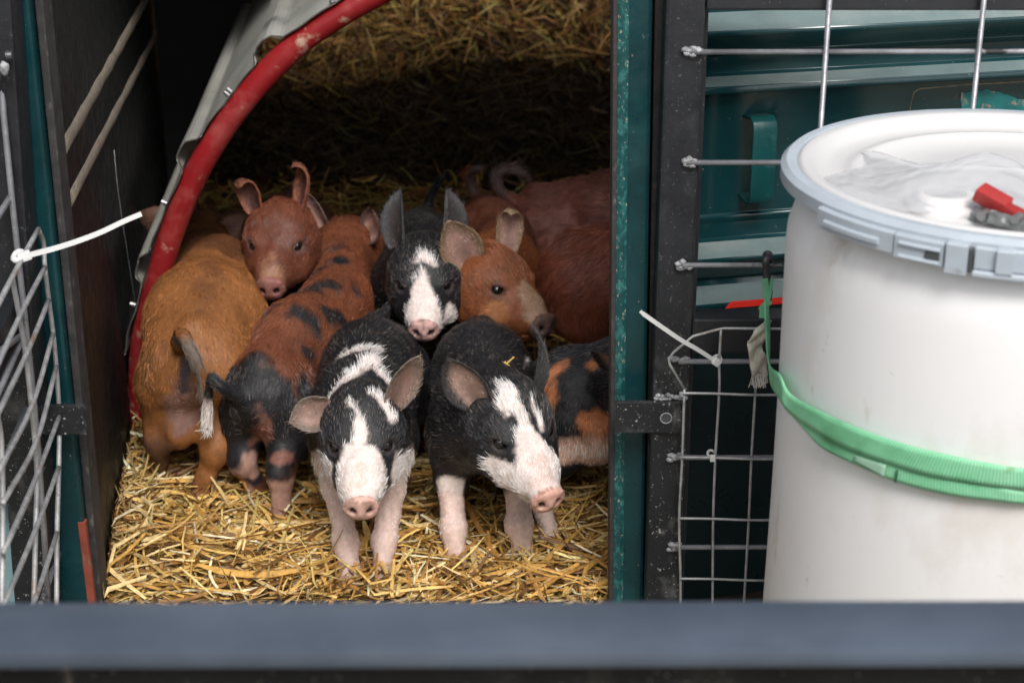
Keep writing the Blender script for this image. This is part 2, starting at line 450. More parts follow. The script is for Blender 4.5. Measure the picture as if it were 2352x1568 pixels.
# stripes of sunlight up the left wall, built as pale raised strips
def light_stripe(u0, v0, u1, v1, w):
    a = on_plane(u0, v0, WP, WN); b = on_plane(u1, v1, WP, WN)
    mb = MB()
    a = Vector(a); b = Vector(b)
    d = (b - a).normalized(); n = WN; s = d.cross(n)
    sec = [(-1, -0.25), (-0.8, 0.28), (-0.35, 0.55), (0.1, 0.6), (0.55, 0.35), (1, -0.25)]
    rings = []
    K = 26
    for i in range(K):
        p = a.lerp(b, i / (K - 1))
        ww = w * (1 + 0.08 * math.sin(i * 1.9) + 0.05 * math.sin(i * 4.7))
        rings.append([mb.bm.verts.new(p + s * (q[0] * ww) + n * (q[1] * ww * 0.6)) for q in sec])
    for i in range(K - 1):
        for k in range(len(sec) - 1):
            mb.bm.faces.new((rings[i][k], rings[i][k + 1], rings[i + 1][k + 1], rings[i + 1][k]))
    mb.bm.faces.new(rings[0]); mb.bm.faces.new(rings[-1][::-1])
    o = mb.build('light_stripe', M['light_stripe_tone'], wall, smooth=True)
    return o
light_stripe(140, 352, 338, -6, 0.0125)
light_stripe(160, 462, 392, 14, 0.011)
light_stripe(100, 20, 150, -120, 0.008)
# thin scratch-like cord hanging on the wall
cordp = [on_plane(u, v, WP + WN * 0.003, WN) for u, v in ((262, 345), (270, 430), (283, 520), (297, 610), (310, 690))]
tpart(MB().tube(spline(cordp, 5), 0.0006, 5), 'thread', M['wire'], smooth=True)

# left outer side of the trailer beyond the hinge
tpart(MB().box((-0.80, 0.02, 0.71), (0.46, 0.03, 1.08), bev=0.003), 'outer_panel', M['green'])
tpart(MB().box((-0.80, 0.005, 0.166), (0.46, 0.05, 0.03), bev=0.003), 'outer_sill', M['black'])

# ---- green door leaf on the right: a ribbed sheet swung 15 degrees back
door = bpy.data.objects.new('door_leaf', None); link(door, trailer)
door.location = Vector((0.163, 0.055, 0)) + TO
door.rotation_euler = (0, 0, R(13.0))
nD = np.array([math.sin(R(13.0)), -math.cos(R(13.0)), 0.0]); p0D = np.array([0.163, 0.055, 0.0])
def zrow(v, u=1620):
    return float(on_plane(u, v, p0D, nD)[2])
# profile rows: (photo row, how far the sheet stands out)
rows = [(-330, 0.0), (24, 0.0), (30, 0.006), (62, 0.030), (68, 0.031), (110, 0.018), (128, 0.002), (170, 0.002), (176, 0.008), (192, 0.022), (204, 0.0235), (212, 0.0), (493, 0.0), (498, 0.004),
        (512, 0.002), (546, 0.004), (552, 0.010), (576, 0.030), (583, 0.030), (612, 0.017), (640, 0.002), (654, 0.006), (680, 0.028), (687, 0.028), (700, 0.024), (742, 0.024)]
mb = MB()
xs = [0.0, 0.25, 0.5, 0.75, 1.0]
prev = None
for v, off in rows:
    z = zrow(v)
    cur = [mb.bm.verts.new((x, -off, z)) for x in xs]
    if prev:
        for i in range(len(xs) - 1):
            mb.bm.faces.new((prev[i], prev[i + 1], cur[i + 1], cur[i]))
    prev = cur
leaf = mb.build('ribbed_sheet', M['panel_green'], door, smooth=False)
leaf.data.materials.append(M['ledge'])
for p in leaf.data.polygons:
    if abs(p.normal.z) > 0.5 and p.area > 0.002:
        zc = p.center.z; ys_ = sorted((leaf.data.vertices[i].co.z, leaf.data.vertices[i].co.y) for i in p.vertices)
        if ys_[0][1] < ys_[-1][1]: p.material_index = 1
md = leaf.modifiers.new('bevel', 'BEVEL'); md.width = 0.0022; md.segments = 3; md.limit_method = 'ANGLE'; md.angle_limit = R(12)
leaf.data.shade_smooth()
so = leaf.modifiers.new('thick', 'SOLIDIFY'); so.thickness = 0.0015; so.offset = -1
zb = zrow(742)
MB().box((0.5, 0.004, (zb - 0.16) / 2), (1.0, 0.012, zb + 0.16 - 0.004)).build('lower_sheet', M['panel_low'], door)
# hollow behind the leaf is closed by a frame
MB().box((0.5, 0.03, 0.55), (1.0, 0.02, 1.24)).build('backing_board', M['darkwall'], door)
# grab handle: a bent strap standing off the sheet
ht = on_plane(1750, 275, p0D + nD * 0.035, nD); hb = on_plane(1750, 470, p0D + nD * 0.035, nD)
inv = np.linalg.inv(np.array([[math.cos(R(13)), -math.sin(R(13)), 0], [math.sin(R(13)), math.cos(R(13)), 0], [0, 0, 1]]))
lt = inv @ (ht - p0D); lb = inv @ (hb - p0D)
hx = (lt[0] + lb[0]) / 2 + 0.001
mb = MB()
hw = 0.0145
path = [(0.0, lt[2] - 0.004), (-0.026, lt[2]), (-0.034, lt[2] - 0.004), (-0.037, lt[2] - 0.012), (-0.037, lb[2] + 0.012), (-0.034, lb[2] + 0.004), (-0.026, lb[2]), (0.0, lb[2] + 0.003)]
pv = None
for (yy, zz) in path:
    cur = [mb.bm.verts.new((hx - hw, yy, zz)), mb.bm.verts.new((hx + hw, yy, zz))]
    if pv: mb.bm.faces.new((pv[0], pv[1], cur[1], cur[0]))
    pv = cur
hd = mb.build('handle', M['handle'], door)
so = hd.modifiers.new('thick', 'SOLIDIFY'); so.thickness = 0.004; so.offset = 0
bv = hd.modifiers.new('bev', 'BEVEL'); bv.width = 0.0015; bv.segments = 2
hd.data.shade_smooth()
# where a decal was torn off: backing, teal paint and a hole
def dloc(u, v, off=0.0):
    q = inv @ (on_plane(u, v, p0D + nD * off, nD) - p0D)
    return q
def patch(name, pts, off, m, parent=door, jag=0.0, seed=1):
    rg = random.Random(seed)
    P = [dloc(u, v, off) for u, v in pts]
    out = []
    for i in range(len(P)):
        a, b = P[i], P[(i + 1) % len(P)]
        n = max(1, int(np.linalg.norm(b - a) / 0.004)) if jag else 1
        for k in range(n):
            q = a + (b - a) * k / n
            out.append((q[0] + rg.uniform(-jag, jag), -off, q[2] + rg.uniform(-jag, jag)))
    me = bpy.data.meshes.new(name)
    b = bmesh.new()
    vs = [b.verts.new(q) for q in out]
    f = b.faces.new(vs)
    bmesh.ops.triangulate(b, faces=[f])
    bmesh.ops.recalc_face_normals(b, faces=b.faces)
    b.to_mesh(me); b.free()
    me.materials.append(m)
    o = link(bpy.data.objects.new(name, me), parent)
    return o
patch('teal_remnant', [(2209, 214), (2262, 206), (2300, 212), (2345, 228), (2400, 232), (2400, 262), (2330, 262), (2255, 258), (2208, 256)], 0.0022, M['teal'], jag=0.0012)
patch('decal_backing', [(2300, 200), (2345, 190), (2500, 178), (2500, 262), (2370, 262), (2330, 240), (2318, 214)], 0.0012, M['scab'], jag=0.002, seed=3)
res = [(2088, 268), (2092, 238), (2099, 212), (2112, 204), (2160, 200), (2230, 194), (2310, 190), (2400, 184)]
mb = MB(); mb.tube([dloc(u, v, 0.0012) for u, v in res], [0.0007, 0.0006, 0.0011, 0.0014, 0.0010, 0.0012, 0.0016, 0.0012], 5)
mb.build('glue_line', M['residue'], door, smooth=True)
mb = MB()
rg = random.Random(5)
for i in range(26):
    u = 2185 + rg.gauss(0, 9); v = 234 + rg.gauss(0, 8)
    mb.blob(dloc(u, v, 0.001), (0.0009 + rg.random() * 0.001, 0.0004, 0.0009 + rg.random() * 0.001), i, 0.4, 1)
for i in range(18):
    u = 2215 + rg.random() * 150; v = 255 + rg.gauss(0, 4)
    mb.blob(dloc(u, v, 0.0026), (0.0012, 0.0005, 0.0009), i, 0.4, 1)
mb.build('glue_crumbs', M['residue'], door)
hq = dloc(2195, 223, 0.0015)
MB().tube([(hq[0], -0.0016, hq[2]), (hq[0], -0.0001, hq[2])], 0.0034, 12).build('screw_hole', M['slot'], door)
# red reflective strip, low on the leaf
q0 = dloc(1665, 706, 0.030); q1 = dloc(1790, 697, 0.030)
mb = MB()
b = mb.bm
vs = [b.verts.new((q0[0], -0.0305, q0[2] - 0.001)), b.verts.new((q1[0] + 0.10, -0.0305, q0[2] - 0.001)), b.verts.new((q1[0] + 0.10, -0.0295, q0[2] + 0.0065)), b.verts.new((q0[0] + 0.007, -0.0295, q0[2] + 0.0065))]
b.faces.new(vs)
o = mb.build('reflector_strip', M['redtape'], door)
so = o.modifiers.new('t', 'SOLIDIFY'); so.thickness = 0.001

# ------------------------------------------------------------------ steel gate on the right
GY = -0.045
gate = thing('steel_gate', 'black steel gate with welded rods standing against the green trailer door', 'gate', (0.18, GY, -0.15))
GO = -Vector((0.18, GY, -0.15))
def gpart(mb, name, m, **k):
    o = mb.build(name, m, gate, **k); o.location = GO; return o
ztop = float(at(1700, 30, GY - 0.02)[2])
gpart(MB().box((0.1765, GY, (ztop + 0.045 - 0.15) / 2), (0.040, 0.040, ztop + 0.045 + 0.15), bev=0.003), 'frame_post', M['black_splash'])
gpart(MB().box((0.695, GY, ztop + 0.022), (0.995, 0.040, 0.040), bev=0.003), 'frame_rail', M['black'])
zm = float(at(1650, 737, GY - 0.02)[2])
gpart(MB().box((0.695, GY + 0.003, zm - 0.021), (0.995, 0.034, 0.042), bev=0.003), 'frame_rail', M['black'])
gpart(MB().box((0.695, GY, -0.12), (0.995, 0.040, 0.040), bev=0.003), 'frame_rail', M['black'])
gpart(MB().box((1.21, GY, (ztop - 0.105) / 2), (0.035, 0.040, ztop + 0.195), bev=0.003), 'frame_post', M['black'])
# thin upright of dark angle steel between post and gate
for v in (120, 374, 609, 830, 1050, 1256):
    z = float(at(1580, v, GY - 0.024)[2])
    gpart(MB().tube([(0.183, GY - 0.024, z), (1.205, GY - 0.024, z + 0.002)], 0.0030, 8), 'rod', M['rod'], smooth=True)
    mb = MB()
    rg = random.Random(v)
    for k in range(7):
        mb.blob((0.180 + rg.uniform(-0.004, 0.012), GY - 0.023, z + rg.uniform(-0.004, 0.004)), (0.005, 0.004, 0.0035), k, 0.3, 1)
    gpart(mb, 'weld', M['weld'], smooth=True)
for ub, in ((1897,), (2248,), (2600,)):
    x = float(at(ub, 120, GY - 0.030)[0])
    gpart(MB().tube([(x, GY - 0.030, ztop + 0.03), (x, GY - 0.030, -0.1)], 0.0029, 8), 'rod', M['rod'], smooth=True)
# clamp plate bolted round the green post
a = at(1414, 922, GY - 0.026); c = at(1567, 994, GY - 0.026)
gpart(MB().box(((a[0] + c[0]) / 2, GY - 0.024, (a[2] + c[2]) / 2), (c[0] - a[0], 0.006, a[2] - c[2]), bev=0.0015), 'clamp_plate', M['black_splash'])
h = at(1530, 960, GY - 0.028)
ringp = [(h[0] + 0.0062 * math.cos(t), GY - 0.028, h[2] + 0.0062 * math.sin(t)) for t in np.linspace(0, 2 * math.pi, 17)]
gpart(MB().tube(ringp, 0.0009, 6, False), 'bolt_ring', M['weld'], smooth=True)
gpart(MB().tube([(h[0], GY - 0.0275, h[2]), (h[0], GY - 0.0255, h[2])], 0.0050, 14), 'bolt_hole', M['slot'])
zz = float(at(1530, 915, GY - 0.022)[2])
mb = MB()
rg = random.Random(8)
for k in range(16):
    mb.blob((a[0] + 0.045 + 0.033 * k / 15, GY - 0.022, a[2] + 0.003 + rg.uniform(-0.002, 0.003)), (0.004, 0.003, 0.003), k, 0.3, 1)
gpart(mb, 'weld', M['weld'], smooth=True)
gpart(MB().box((0.2005, GY + 0.012, 0.3), (0.005, 0.012, 0.9)), 'gate_lip', M['black'])

# ------------------------------------------------------------------ thin wire mesh tied on the gate
WY = GY - 0.038
def wirepath(pts, n=4):
    return spline([at(u, v, WY) for u, v in pts], n)
net = thing('wire_mesh_panel', 'small-gauge wire mesh panel with a bent corner tied to the right gate', 'wire mesh', tuple(at(1700, 1390, WY)))
NO = -Vector(net.location)
def npart(mb, name):
    o = mb.build(name, M['wire'], net, smooth=True); o.location = NO; return o
wr = 0.00155
npart(MB().tube(wirepath([(1572, 893), (1567, 1050), (1560, 1190), (1563, 1330), (1563, 1500)]), wr, 6), 'wire')
npart(MB().tube([at(u, v, WY) for u, v in ((1572, 893), (1538, 836), (1536, 822), (1548, 808), (1592, 772), (1647, 757), (1662, 754), (1800, 755), (2100, 757))], wr, 6), 'wire')
npart(MB().tube(wirepath([(1656, 756), (1652, 830), (1652, 900), (1643, 1050), (1638, 1190), (1637, 1330), (1636, 1500)]), wr, 6), 'wire')
npart(MB().tube(wirepath([(1742, 780), (1735, 900), (1726, 1050), (1720, 1190), (1712, 1330), (1702, 1500)]), wr, 6), 'wire')
npart(MB().tube(wirepath([(1830, 756), (1822, 900), (1812, 1050), (1805, 1500)]), wr, 6), 'wire')
for v in (900, 1047, 1187, 1325):
    npart(MB().tube([p + np.array([0, -0.003, 0]) for p in wirepath([(1560, v + 0), (1640, v + 1), (1725, v + 4), (1830, v + 4), (2100, v + 5)])], wr, 6), 'wire')

def ziptie(label, head, tail, w0, y_head, y_tail, wrap, name='zip_tie'):
    hp = at(head[0], head[1], y_head); tp = at(tail[0], tail[1], y_tail)
    root = thing(name, label, 'zip tie', tuple(hp), group='zip ties holding the wire mesh')
    H = Vector(hp); T = Vector(tp)
    d = T - H
    mid = H + d * 0.5 + Vector((0, 0, -0.0015))
    pts = [Vector(p) for p in spline([H, H + d * 0.25, mid, T - d * 0.1, T + Vector((0, 0, 0.001))], 4)]
    mb = MB()
    for i in range(len(pts) - 1):
        k = w0 * (1 if i < len(pts) - 3 else 0.8)
        mb.prism(pts[i] - H, pts[i + 1] - H, k, k * 0.55, 0.0)
    o = mb.build('tail', M['tie'], root, angle=40)
    mb = MB(); mb.prism(-d.normalized() * w0 * 1.1, d.normalized() * w0 * 1.1, w0 * 2.0, w0 * 1.6, w0 * 0.3)
    mb.build('lock_head', M['tie'], root, angle=40)
    cx, r = wrap
    rp = [(cx[0] + r * math.cos(t), r * math.sin(t) + cx[1], cx[2] + 0.002 * math.sin(2 * t)) for t in np.linspace(0, 2 * math.pi, 17)]
    mb = MB(); mb.tube(rp, w0 * 0.42, 6, False); mb.build('loop', M['tie'], root, smooth=True)
    return root
ziptie('white zip tie with a long tail on the corner of the right wire mesh', (1645, 830), (1471, 717), 0.0042, WY - 0.006, WY - 0.03, ((0.0, 0.008, 0.0), 0.006))
zt = thing('zip_tie', 'short trimmed white zip tie joining the mesh to a gate rod', 'zip tie', tuple(at(1636, 1048, WY)), group='zip ties holding the wire mesh')
MB().tube([(0.0045 * math.cos(t), 0.006 + 0.010 * math.sin(t), 0.0) for t in np.linspace(0, 2 * math.pi, 15)], 0.0016, 6, False).build('loop', M['tie'], zt, smooth=True)
MB().box((0, -0.004, 0), (0.006, 0.005, 0.0075), bev=0.001).build('lock_head', M['tie'], zt)

# ------------------------------------------------------------------ left gate, swung open towards the camera
LD = np.array([0.100, -0.995, 0.0])            # direction along the gate, away from its hinge
LN = np.array([0.995, 0.100, 0.0])
LP = np.array([-0.555, -0.045, 0.0])
lgate = thing('steel_gate', 'black steel gate swung open at the left edge beside the dark trailer wall', 'gate', (-0.56, -0.035, -0.15))
LO = -Vector(lgate.location)
def lpart(mb, name, m, **k):
    o = mb.build(name, m, lgate, **k); o.location = LO; return o
def lg(s, z, off=0.0):
    p = LP + LD * s + LN * off
    return (p[0], p[1], z)
lpart(MB().prism((-0.565, -0.050, -0.14), (-0.512, -0.050, 1.15), 0.044, 0.045, 0.003), 'frame_post', M['black_splash'])
lpart(MB().prism(lg(0.02, 1.13), lg(1.3, 1.13), 0.04, 0.04, 0.003, up=tuple(LN)), 'frame_rail', M['black'])
lpart(MB().prism(lg(0.02, 0.405), lg(1.3, 0.405), 0.044, 0.034, 0.003, up=tuple(LN)), 'frame_rail', M['black'])
lpart(MB().prism(lg(0.02, -0.12), lg(1.3, -0.12), 0.04, 0.04, 0.003, up=tuple(LN)), 'frame_rail', M['black'])
lpart(MB().prism(lg(1.3, -0.14), lg(1.3, 1.15), 0.04, 0.04, 0.003, up=tuple(LN)), 'frame_post', M['black'])
a = at(34, 930, -0.068); c = at(200, 998, -0.068)
lpart(MB().box(((a[0] + c[0]) / 2, -0.066, (a[2] + c[2]) / 2), (c[0] - a[0], 0.006, a[2] - c[2]), bev=0.0015), 'clamp_plate', M['black_splash'])
# diagonal brace and the upright rod
def lon(u, v, off=0.0):
    return on_plane(u, v, LP + LN * off, LN)
lpart(MB().tube([lon(-20, 230, 0.03), lon(2, 160, 0.03), lon(20, 128, 0.03), lon(54, 96, 0.02)], 0.004, 8), 'latch_arm', M['black'], smooth=True)
q = lon(14, 128, 0.036); mbb = MB().tube([q + np.array([0.0, 0, 0]), q + LN * 0.006], 0.0048, 12); lpart(mbb, 'bolt', M['hook'])
mbb = MB().blob(lon(10, 158, 0.036), (0.005, 0.004, 0.008), 3, 0.15, 2); lpart(mbb, 'weld', M['weld'], smooth=True)
lpart(MB().tube([lon(-4, 60, 0.026), lon(8, 260, 0.026), lon(30, 480, 0.026), lon(52, 680, 0.026), lon(72, 860, 0.026), lon(86, 1010, 0.026), lon(100, 1200, 0.026), lon(112, 1420, 0.026)], 0.0034, 8), 'rod', M['rod'], smooth=True)
for (u0, v0, u1, v1) in ((78, 366, -60, 585), (92, 738, -60, 850), (-10, 915, 112, 640), (-20, 1130, 60, 940), (20, 1240, 150, 960), (90, 1395, 150, 1230)):
    lpart(MB().tube([lon(u0, v0, 0.022), lon(u1, v1, 0.022)], 0.0034, 8), 'rod', M['rod'], smooth=True)

lnet = thing('wire_mesh_panel', 'heavy galvanised wire mesh panel tied to the open gate at the left edge', 'wire mesh', tuple(lon(120, 1390, 0.05)))
LNO = -Vector(lnet.location)
W1 = [(88, 526), (100, 560), (103, 614), (112, 689), (122, 767), (129, 842), (136, 956), (135, 1073), (131, 1223), (130, 1400)]
W2 = [(28, 637), (40, 700), (48, 745), (60, 820), (72, 930), (80, 1010), (85, 1090), (82, 1215), (78, 1385), (77, 1440)]
W3 = [(-16, 770), (-12, 860), (-6, 950), (2, 1010), (6, 1130), (6, 1240), (4, 1400), (4, 1500)]
def nl(pts, off=0.045): return [lon(u, v, off) for u, v in pts]
def lnp(pts, r=0.0030, smooth_n=5):
    o = MB().tube(spline(pts, smooth_n), r, 8).build('wire', M['wire'], lnet, smooth=True); o.location = LNO
lnp(nl(W1), 0.0028)
lnp(nl(W2), 0.0028)
lnp(nl(W3), 0.0028)
J1 = [(88, 526), (103, 614), (112, 689), (122, 767), (129, 842), (136, 956), (135, 1073), (131, 1223)]
J2 = [(28, 637), (46, 725), (60, 815), (74, 930), (83, 1015), (85, 1090), (82, 1215), (77, 1385)]
J3 = [(-40, 770), (-36, 905), (-34, 1010), (-8, 1090), (6, 1155), (7, 1270), (4, 1400), (-10, 1580)]
for a, b, c in zip(J1, J2, J3):
    P = nl([a, b, c], 0.048)
    lnp(P, 0.0028, 4)
zp = lon(58, 588, 0.052); zpt = zp + np.array([0.155, 0.035, 0.040])
# long white tie on the left
tp = on_plane(325, 491, (0, zp[1] + 0.03, 0), (0, 1, 0))
root = thing('zip_tie', 'long white zip tie sticking out from the left gate across the black wall', 'zip tie', tuple(zp), group='zip ties holding the wire mesh')
H = Vector(zp); d = Vector(tp) - H
pts = spline([Vector((0, 0, 0)), d * 0.3 + Vector((0, 0, -0.0035)), d * 0.6 + Vector((0, 0, -0.004)), d * 0.85 + Vector((0, 0, -0.001)), d], 4)
mb = MB()
for i in range(len(pts) - 1):
    w_ = 0.0052 * (1 - 0.12 * (i / len(pts)))
    mb.prism(pts[i], pts[i + 1], w_, 0.0026)
mb.build('tail', M['tie'], root, angle=40)
MB().prism(-d.normalized() * 0.007, d.normalized() * 0.006, 0.010, 0.008, 0.002).build('lock_head', M['tie'], root)
MB().tube([(-0.007 + 0.0042 * math.cos(t), 0.008 * math.sin(t), 0.002 * math.sin(t)) for t in np.linspace(0, 2 * math.pi, 17)], 0.0032, 6, False).build('loop', M['tie'], root, smooth=True)

# something painted pale blue leaning low at the left edge
mb = MB().box((0, 0, 0.15), (0.26, 0.03, 0.30), bev=0.006)
o = mb.build('painted_board', M['paleblue'])
p = at(44, 1390, 0.02); o.location = (p[0] - 0.13, 0.02, -0.185)
o.rotation_euler = (R(-8), 0, R(-4))
tag(o, 'pale blue painted board low at the left edge behind the gate', 'board')

# ------------------------------------------------------------------ pig ark: red pipe hoop under a box-profile sheet
ark = thing('pig_ark', 'low hooped pig shelter with a red pipe arch and pale corrugated cover', 'shelter', (0.14, 0.49, -0.02))
AO = -Vector(ark.location)
AY = 0.49
hoop = [at(u, v, AY) for u, v in ((330, 1060), (325, 950), (322, 860), (330, 770), (352, 680), (378, 585), (405, 505), (440, 420), (486, 335), (540, 255), (610, 172), (690, 95), (770, 40), (862, -12))]
half = hoop
apex = np.array([0.16, AY, half[-1][2] + 0.115])
full = half + [np.array([-0.02, AY, half[-1][2] + 0.082]), apex]
full = full + [np.array([0.32 - q[0], AY, q[2]]) for q in full[-2::-1]]
sp = spline(full, 6)
o = MB().tube(sp, 0.0175, 16).build('arch_pipe', M['redpipe'], ark, smooth=True); o.location = AO
sp = np.array(sp)
seg = np.r_[0, np.cumsum(np.linalg.norm(np.diff(sp, axis=0), axis=1))]
tot = seg[-1]
NS = 420
ss = np.linspace(0, tot, NS)
cx = np.interp(ss, seg, sp[:, 0]); cz = np.interp(ss, seg, sp[:, 2])
tx = np.gradient(cx, ss); tz = np.gradient(cz, ss)
ln = np.hypot(tx, tz); nx, nz_ = -tz / ln, tx / ln            # outward (left/up for the left half)
# place ribs where the photograph shows them
def s_of(u, v):
    p = at(u, v, AY); i = np.argmin((cx - p[0]) ** 2 + (cz - p[2]) ** 2); return ss[i]
ribs = [s_of(322, 845), s_of(352, 620), s_of(455, 355), s_of(622, 125)]
pitch = np.mean(np.diff(ribs))
k = ribs[-1] + pitch
while k < tot - 0.05:
    ribs.append(k); k += pitch
off = np.full(NS, 0.0195)
for r_ in ribs:
    dd = ss - r_
    off = np.maximum(off, 0.0195 + 0.014 * np.clip((0.024 - np.abs(dd)) / 0.009, 0, 1))
rg = np.random.RandomState(4)
wav = 0.0015 * np.sin(ss * 40) + 0.001 * np.sin(ss * 93 + 1)
bdir = np.array([-0.065, 1.0, 0.0])
ys = [-0.012, -0.004, 0.02, 0.2, 0.45, 0.7, 0.95]
V = []; F = []
for j, y in enumerate(ys):
    jag = (rg.rand(NS) - 0.5) * 0.002 + 0.006 * np.sin(ss * 23) if j == 0 else 0
    for i in range(NS):
        o_ = off[i] + (wav[i] if j < 3 else 0)
        yj = y + (jag[i] if j == 0 else 0)
        V.append((cx[i] + nx[i] * o_ + bdir[0] * yj, AY + yj, cz[i] + nz_[i] * o_))
for j in range(len(ys) - 1):
    for i in range(NS - 1):
        a = j * NS + i
        F.append((a, a + 1, a + NS + 1, a + NS))
cov = mesh_obj('cover_sheet', V, F, M['sheet'], ark, smooth=False); cov.location = AO
so = cov.modifiers.new('t', 'SOLIDIFY'); so.thickness = 0.0016; so.offset = 0
# added dark screen round the back of the ark, blocks light over its cover
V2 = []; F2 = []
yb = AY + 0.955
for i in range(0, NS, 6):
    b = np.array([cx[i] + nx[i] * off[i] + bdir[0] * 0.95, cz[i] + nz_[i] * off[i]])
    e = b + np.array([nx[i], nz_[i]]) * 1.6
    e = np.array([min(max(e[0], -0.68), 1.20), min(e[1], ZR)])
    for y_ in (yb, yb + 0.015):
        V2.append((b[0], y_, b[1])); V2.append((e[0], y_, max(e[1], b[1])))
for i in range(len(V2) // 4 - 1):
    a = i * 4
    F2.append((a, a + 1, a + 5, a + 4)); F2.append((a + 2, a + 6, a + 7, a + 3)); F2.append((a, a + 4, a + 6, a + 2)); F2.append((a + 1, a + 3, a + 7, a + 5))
o = mesh_obj('light_screen', V2, F2, M['darkwall'], trailer, smooth=False); o.location = TO
# dark cut edge
ep = [V[i] for i in range(0, NS, 2)]
o = MB().tube(ep, 0.0013, 5).build('sheet_edge', M['edge'], ark, smooth=True); o.location = AO
for (u, v) in ((302, 836), (318, 702), (414, 477), (560, 230), (776, 20), (528, 213)):
    p = at(u, v, AY - 0.006)
    i = np.argmin((cx - p[0]) ** 2 + (cz - p[2]) ** 2)
    n = Vector((nx[i], 0, nz_[i]))
    b = Vector((cx[i], AY - 0.012, cz[i])) + n * off[i]
    o = MB().tube([b, b + n * 0.0035], 0.0042, 10).tube([b + n * 0.0035, b + n * 0.008], 0.0032, 6).build('roof_screw', M['screw'], ark, angle=40); o.location = AO

# ------------------------------------------------------------------ white drum
DR = 0.214
DX, DY, DZ = 0.461, -0.32, 0.644
drum = thing('plastic_drum', 'white open-head plastic drum with a grey clamp ring and green strap', 'drum', (DX, DY, -0.16))
def lathe(prof, seg=96):
    V, F = [], []
    for (r, z) in prof:
        for k in range(seg):
            t = 2 * math.pi * k / seg
            V.append((r * math.cos(t), r * math.sin(t), z))
    for j in range(len(prof) - 1):
        for k in range(seg):
            k2 = (k + 1) % seg
            F.append((j * seg + k, j * seg + k2, (j + 1) * seg + k2, (j + 1) * seg + k))
    return V, F
H0 = DZ + 0.16      # rim height over the ground
def RB(z):          # body radius against height above ground
    t = (H0 - 0.03 - z)
    r = DR - 0.006
    if t < 0.045: r -= 0.013 * (1 - t / 0.045) ** 2
    return r
prof = [(0.0, 0.0), (0.19, 0.0), (0.215, 0.012), (0.226, 0.04)]
for z in np.linspace(0.06, H0 - 0.024, 40):
    r = RB(z) + 0.0015 * math.sin(z * 9)
    prof.append((min(r, DR - 0.003), z))
prof += [(DR - 0.020, H0 - 0.020), (DR - 0.020, H0 - 0.004)]
V, F = lathe(prof); mesh_obj('body', V, F, M['drum'], drum)
# lid: raised rim, step and dished middle with a moulded ring
lp = [(DR - 0.0135, H0 - 0.012), (DR - 0.012, H0 + 0.0005), (DR - 0.016, H0 + 0.003), (DR - 0.024, H0 + 0.001), (DR - 0.030, H0 - 0.004), (DR - 0.034, H0 - 0.007), (DR - 0.040, H0 - 0.009),
      (DR - 0.056, H0 - 0.0095), (DR - 0.059, H0 - 0.0065), (DR - 0.066, H0 - 0.0063), (DR - 0.069, H0 - 0.0095), (0.09, H0 - 0.009), (0.0, H0 - 0.008)]
V, F = lathe(lp); mesh_obj('lid', V, F, M['lid'], drum)
# bung cap near the front of the lid
cap = at(2170, 500, -0.40)
capx, capy = 0.0, 0.0
ang = math.atan2(float(on_plane(2165, 505, (0, 0, DZ - 0.024), (0, 0, 1))[1]) - DY, float(on_plane(2165, 505, (0, 0, DZ - 0.024), (0, 0, 1))[0]) - DX)
cc = on_plane(2165, 505, (0, 0, DZ - 0.02), (0, 0, 1))
V, F = lathe([(0.034, -0.004), (0.034, 0.004), (0.031, 0.006), (0.027, 0.006), (0.026, 0.010), (0.022, 0.013), (0.018, 0.011), (0.0, 0.011)], 40)
o = mesh_obj('bung_cap', V, F, M['lid'], drum); o.location = (cc[0] - DX, cc[1] - DY, H0 - 0.007)
# clamp ring
rp = [(DR - 0.013, H0 - 0.001), (DR - 0.010, H0 + 0.0015), (DR - 0.002, H0 + 0.0015), (DR + 0.003, H0 - 0.003), (DR + 0.003, H0 - 0.014), (DR - 0.001, H0 - 0.017), (DR - 0.008, H0 - 0.017), (DR - 0.010, H0 - 0.014)]
V, F = lathe(rp, 128); ring = mesh_obj('clamp_ring', V, F, M['ring'], drum); ring.data.shade_smooth(); ring.data.set_sharp_from_angle(angle=R(35))
def polar(u, v):
    """angle round the drum where the view line meets its near side"""
    d = ray(u, v); o_ = CAM - np.array([DX, DY, 0])
    rr = DR + 0.004
    A = d[0] ** 2 + d[1] ** 2; B = 2 * (o_[0] * d[0] + o_[1] * d[1]); Cc = o_[0] ** 2 + o_[1] ** 2 - rr ** 2
    disc = B * B - 4 * A * Cc
    t = -B / (2 * A) if disc < 0 else (-B - math.sqrt(disc)) / (2 * A)
    p = o_ + d * t
    return math.atan2(p[1], p[0]), p[2] + 0.16
def arc_box(t0, t1, r0, r1, z0, z1, n=10, zs0=None):
    mb = MB(); rings = []
    for i in range(n + 1):
        t = t0 + (t1 - t0) * i / n
        c_, s_ = math.cos(t), math.sin(t)
        rings.append([mb.bm.verts.new((r * c_, r * s_, z)) for r, z in ((r0, z0), (r1, z0 + 0.001), (r1, z1 - 0.0015), (r1 - 0.0015, z1), (r0, z1))])
    for i in range(n):
        for k in range(5):
            k2 = (k + 1) % 5
            mb.bm.faces.new((rings[i][k], rings[i][k2], rings[i + 1][k2], rings[i + 1][k]))
    mb.bm.faces.new(rings[0]); mb.bm.faces.new(rings[-1][::-1])
    return mb
ta = polar(1885, 500)[0]; tb = polar(2055, 570)[0]; tc_ = polar(2170, 590)[0]; td = polar(2225, 598)[0]; te = polar(2360, 600)[0]
r0, r1 = DR - 0.004, DR + 0.0075
arc_box(ta, tb, r0, r1, H0 - 0.025, H0 - 0.006, 12).build('latch_band', M['ring'], ring, angle=30)
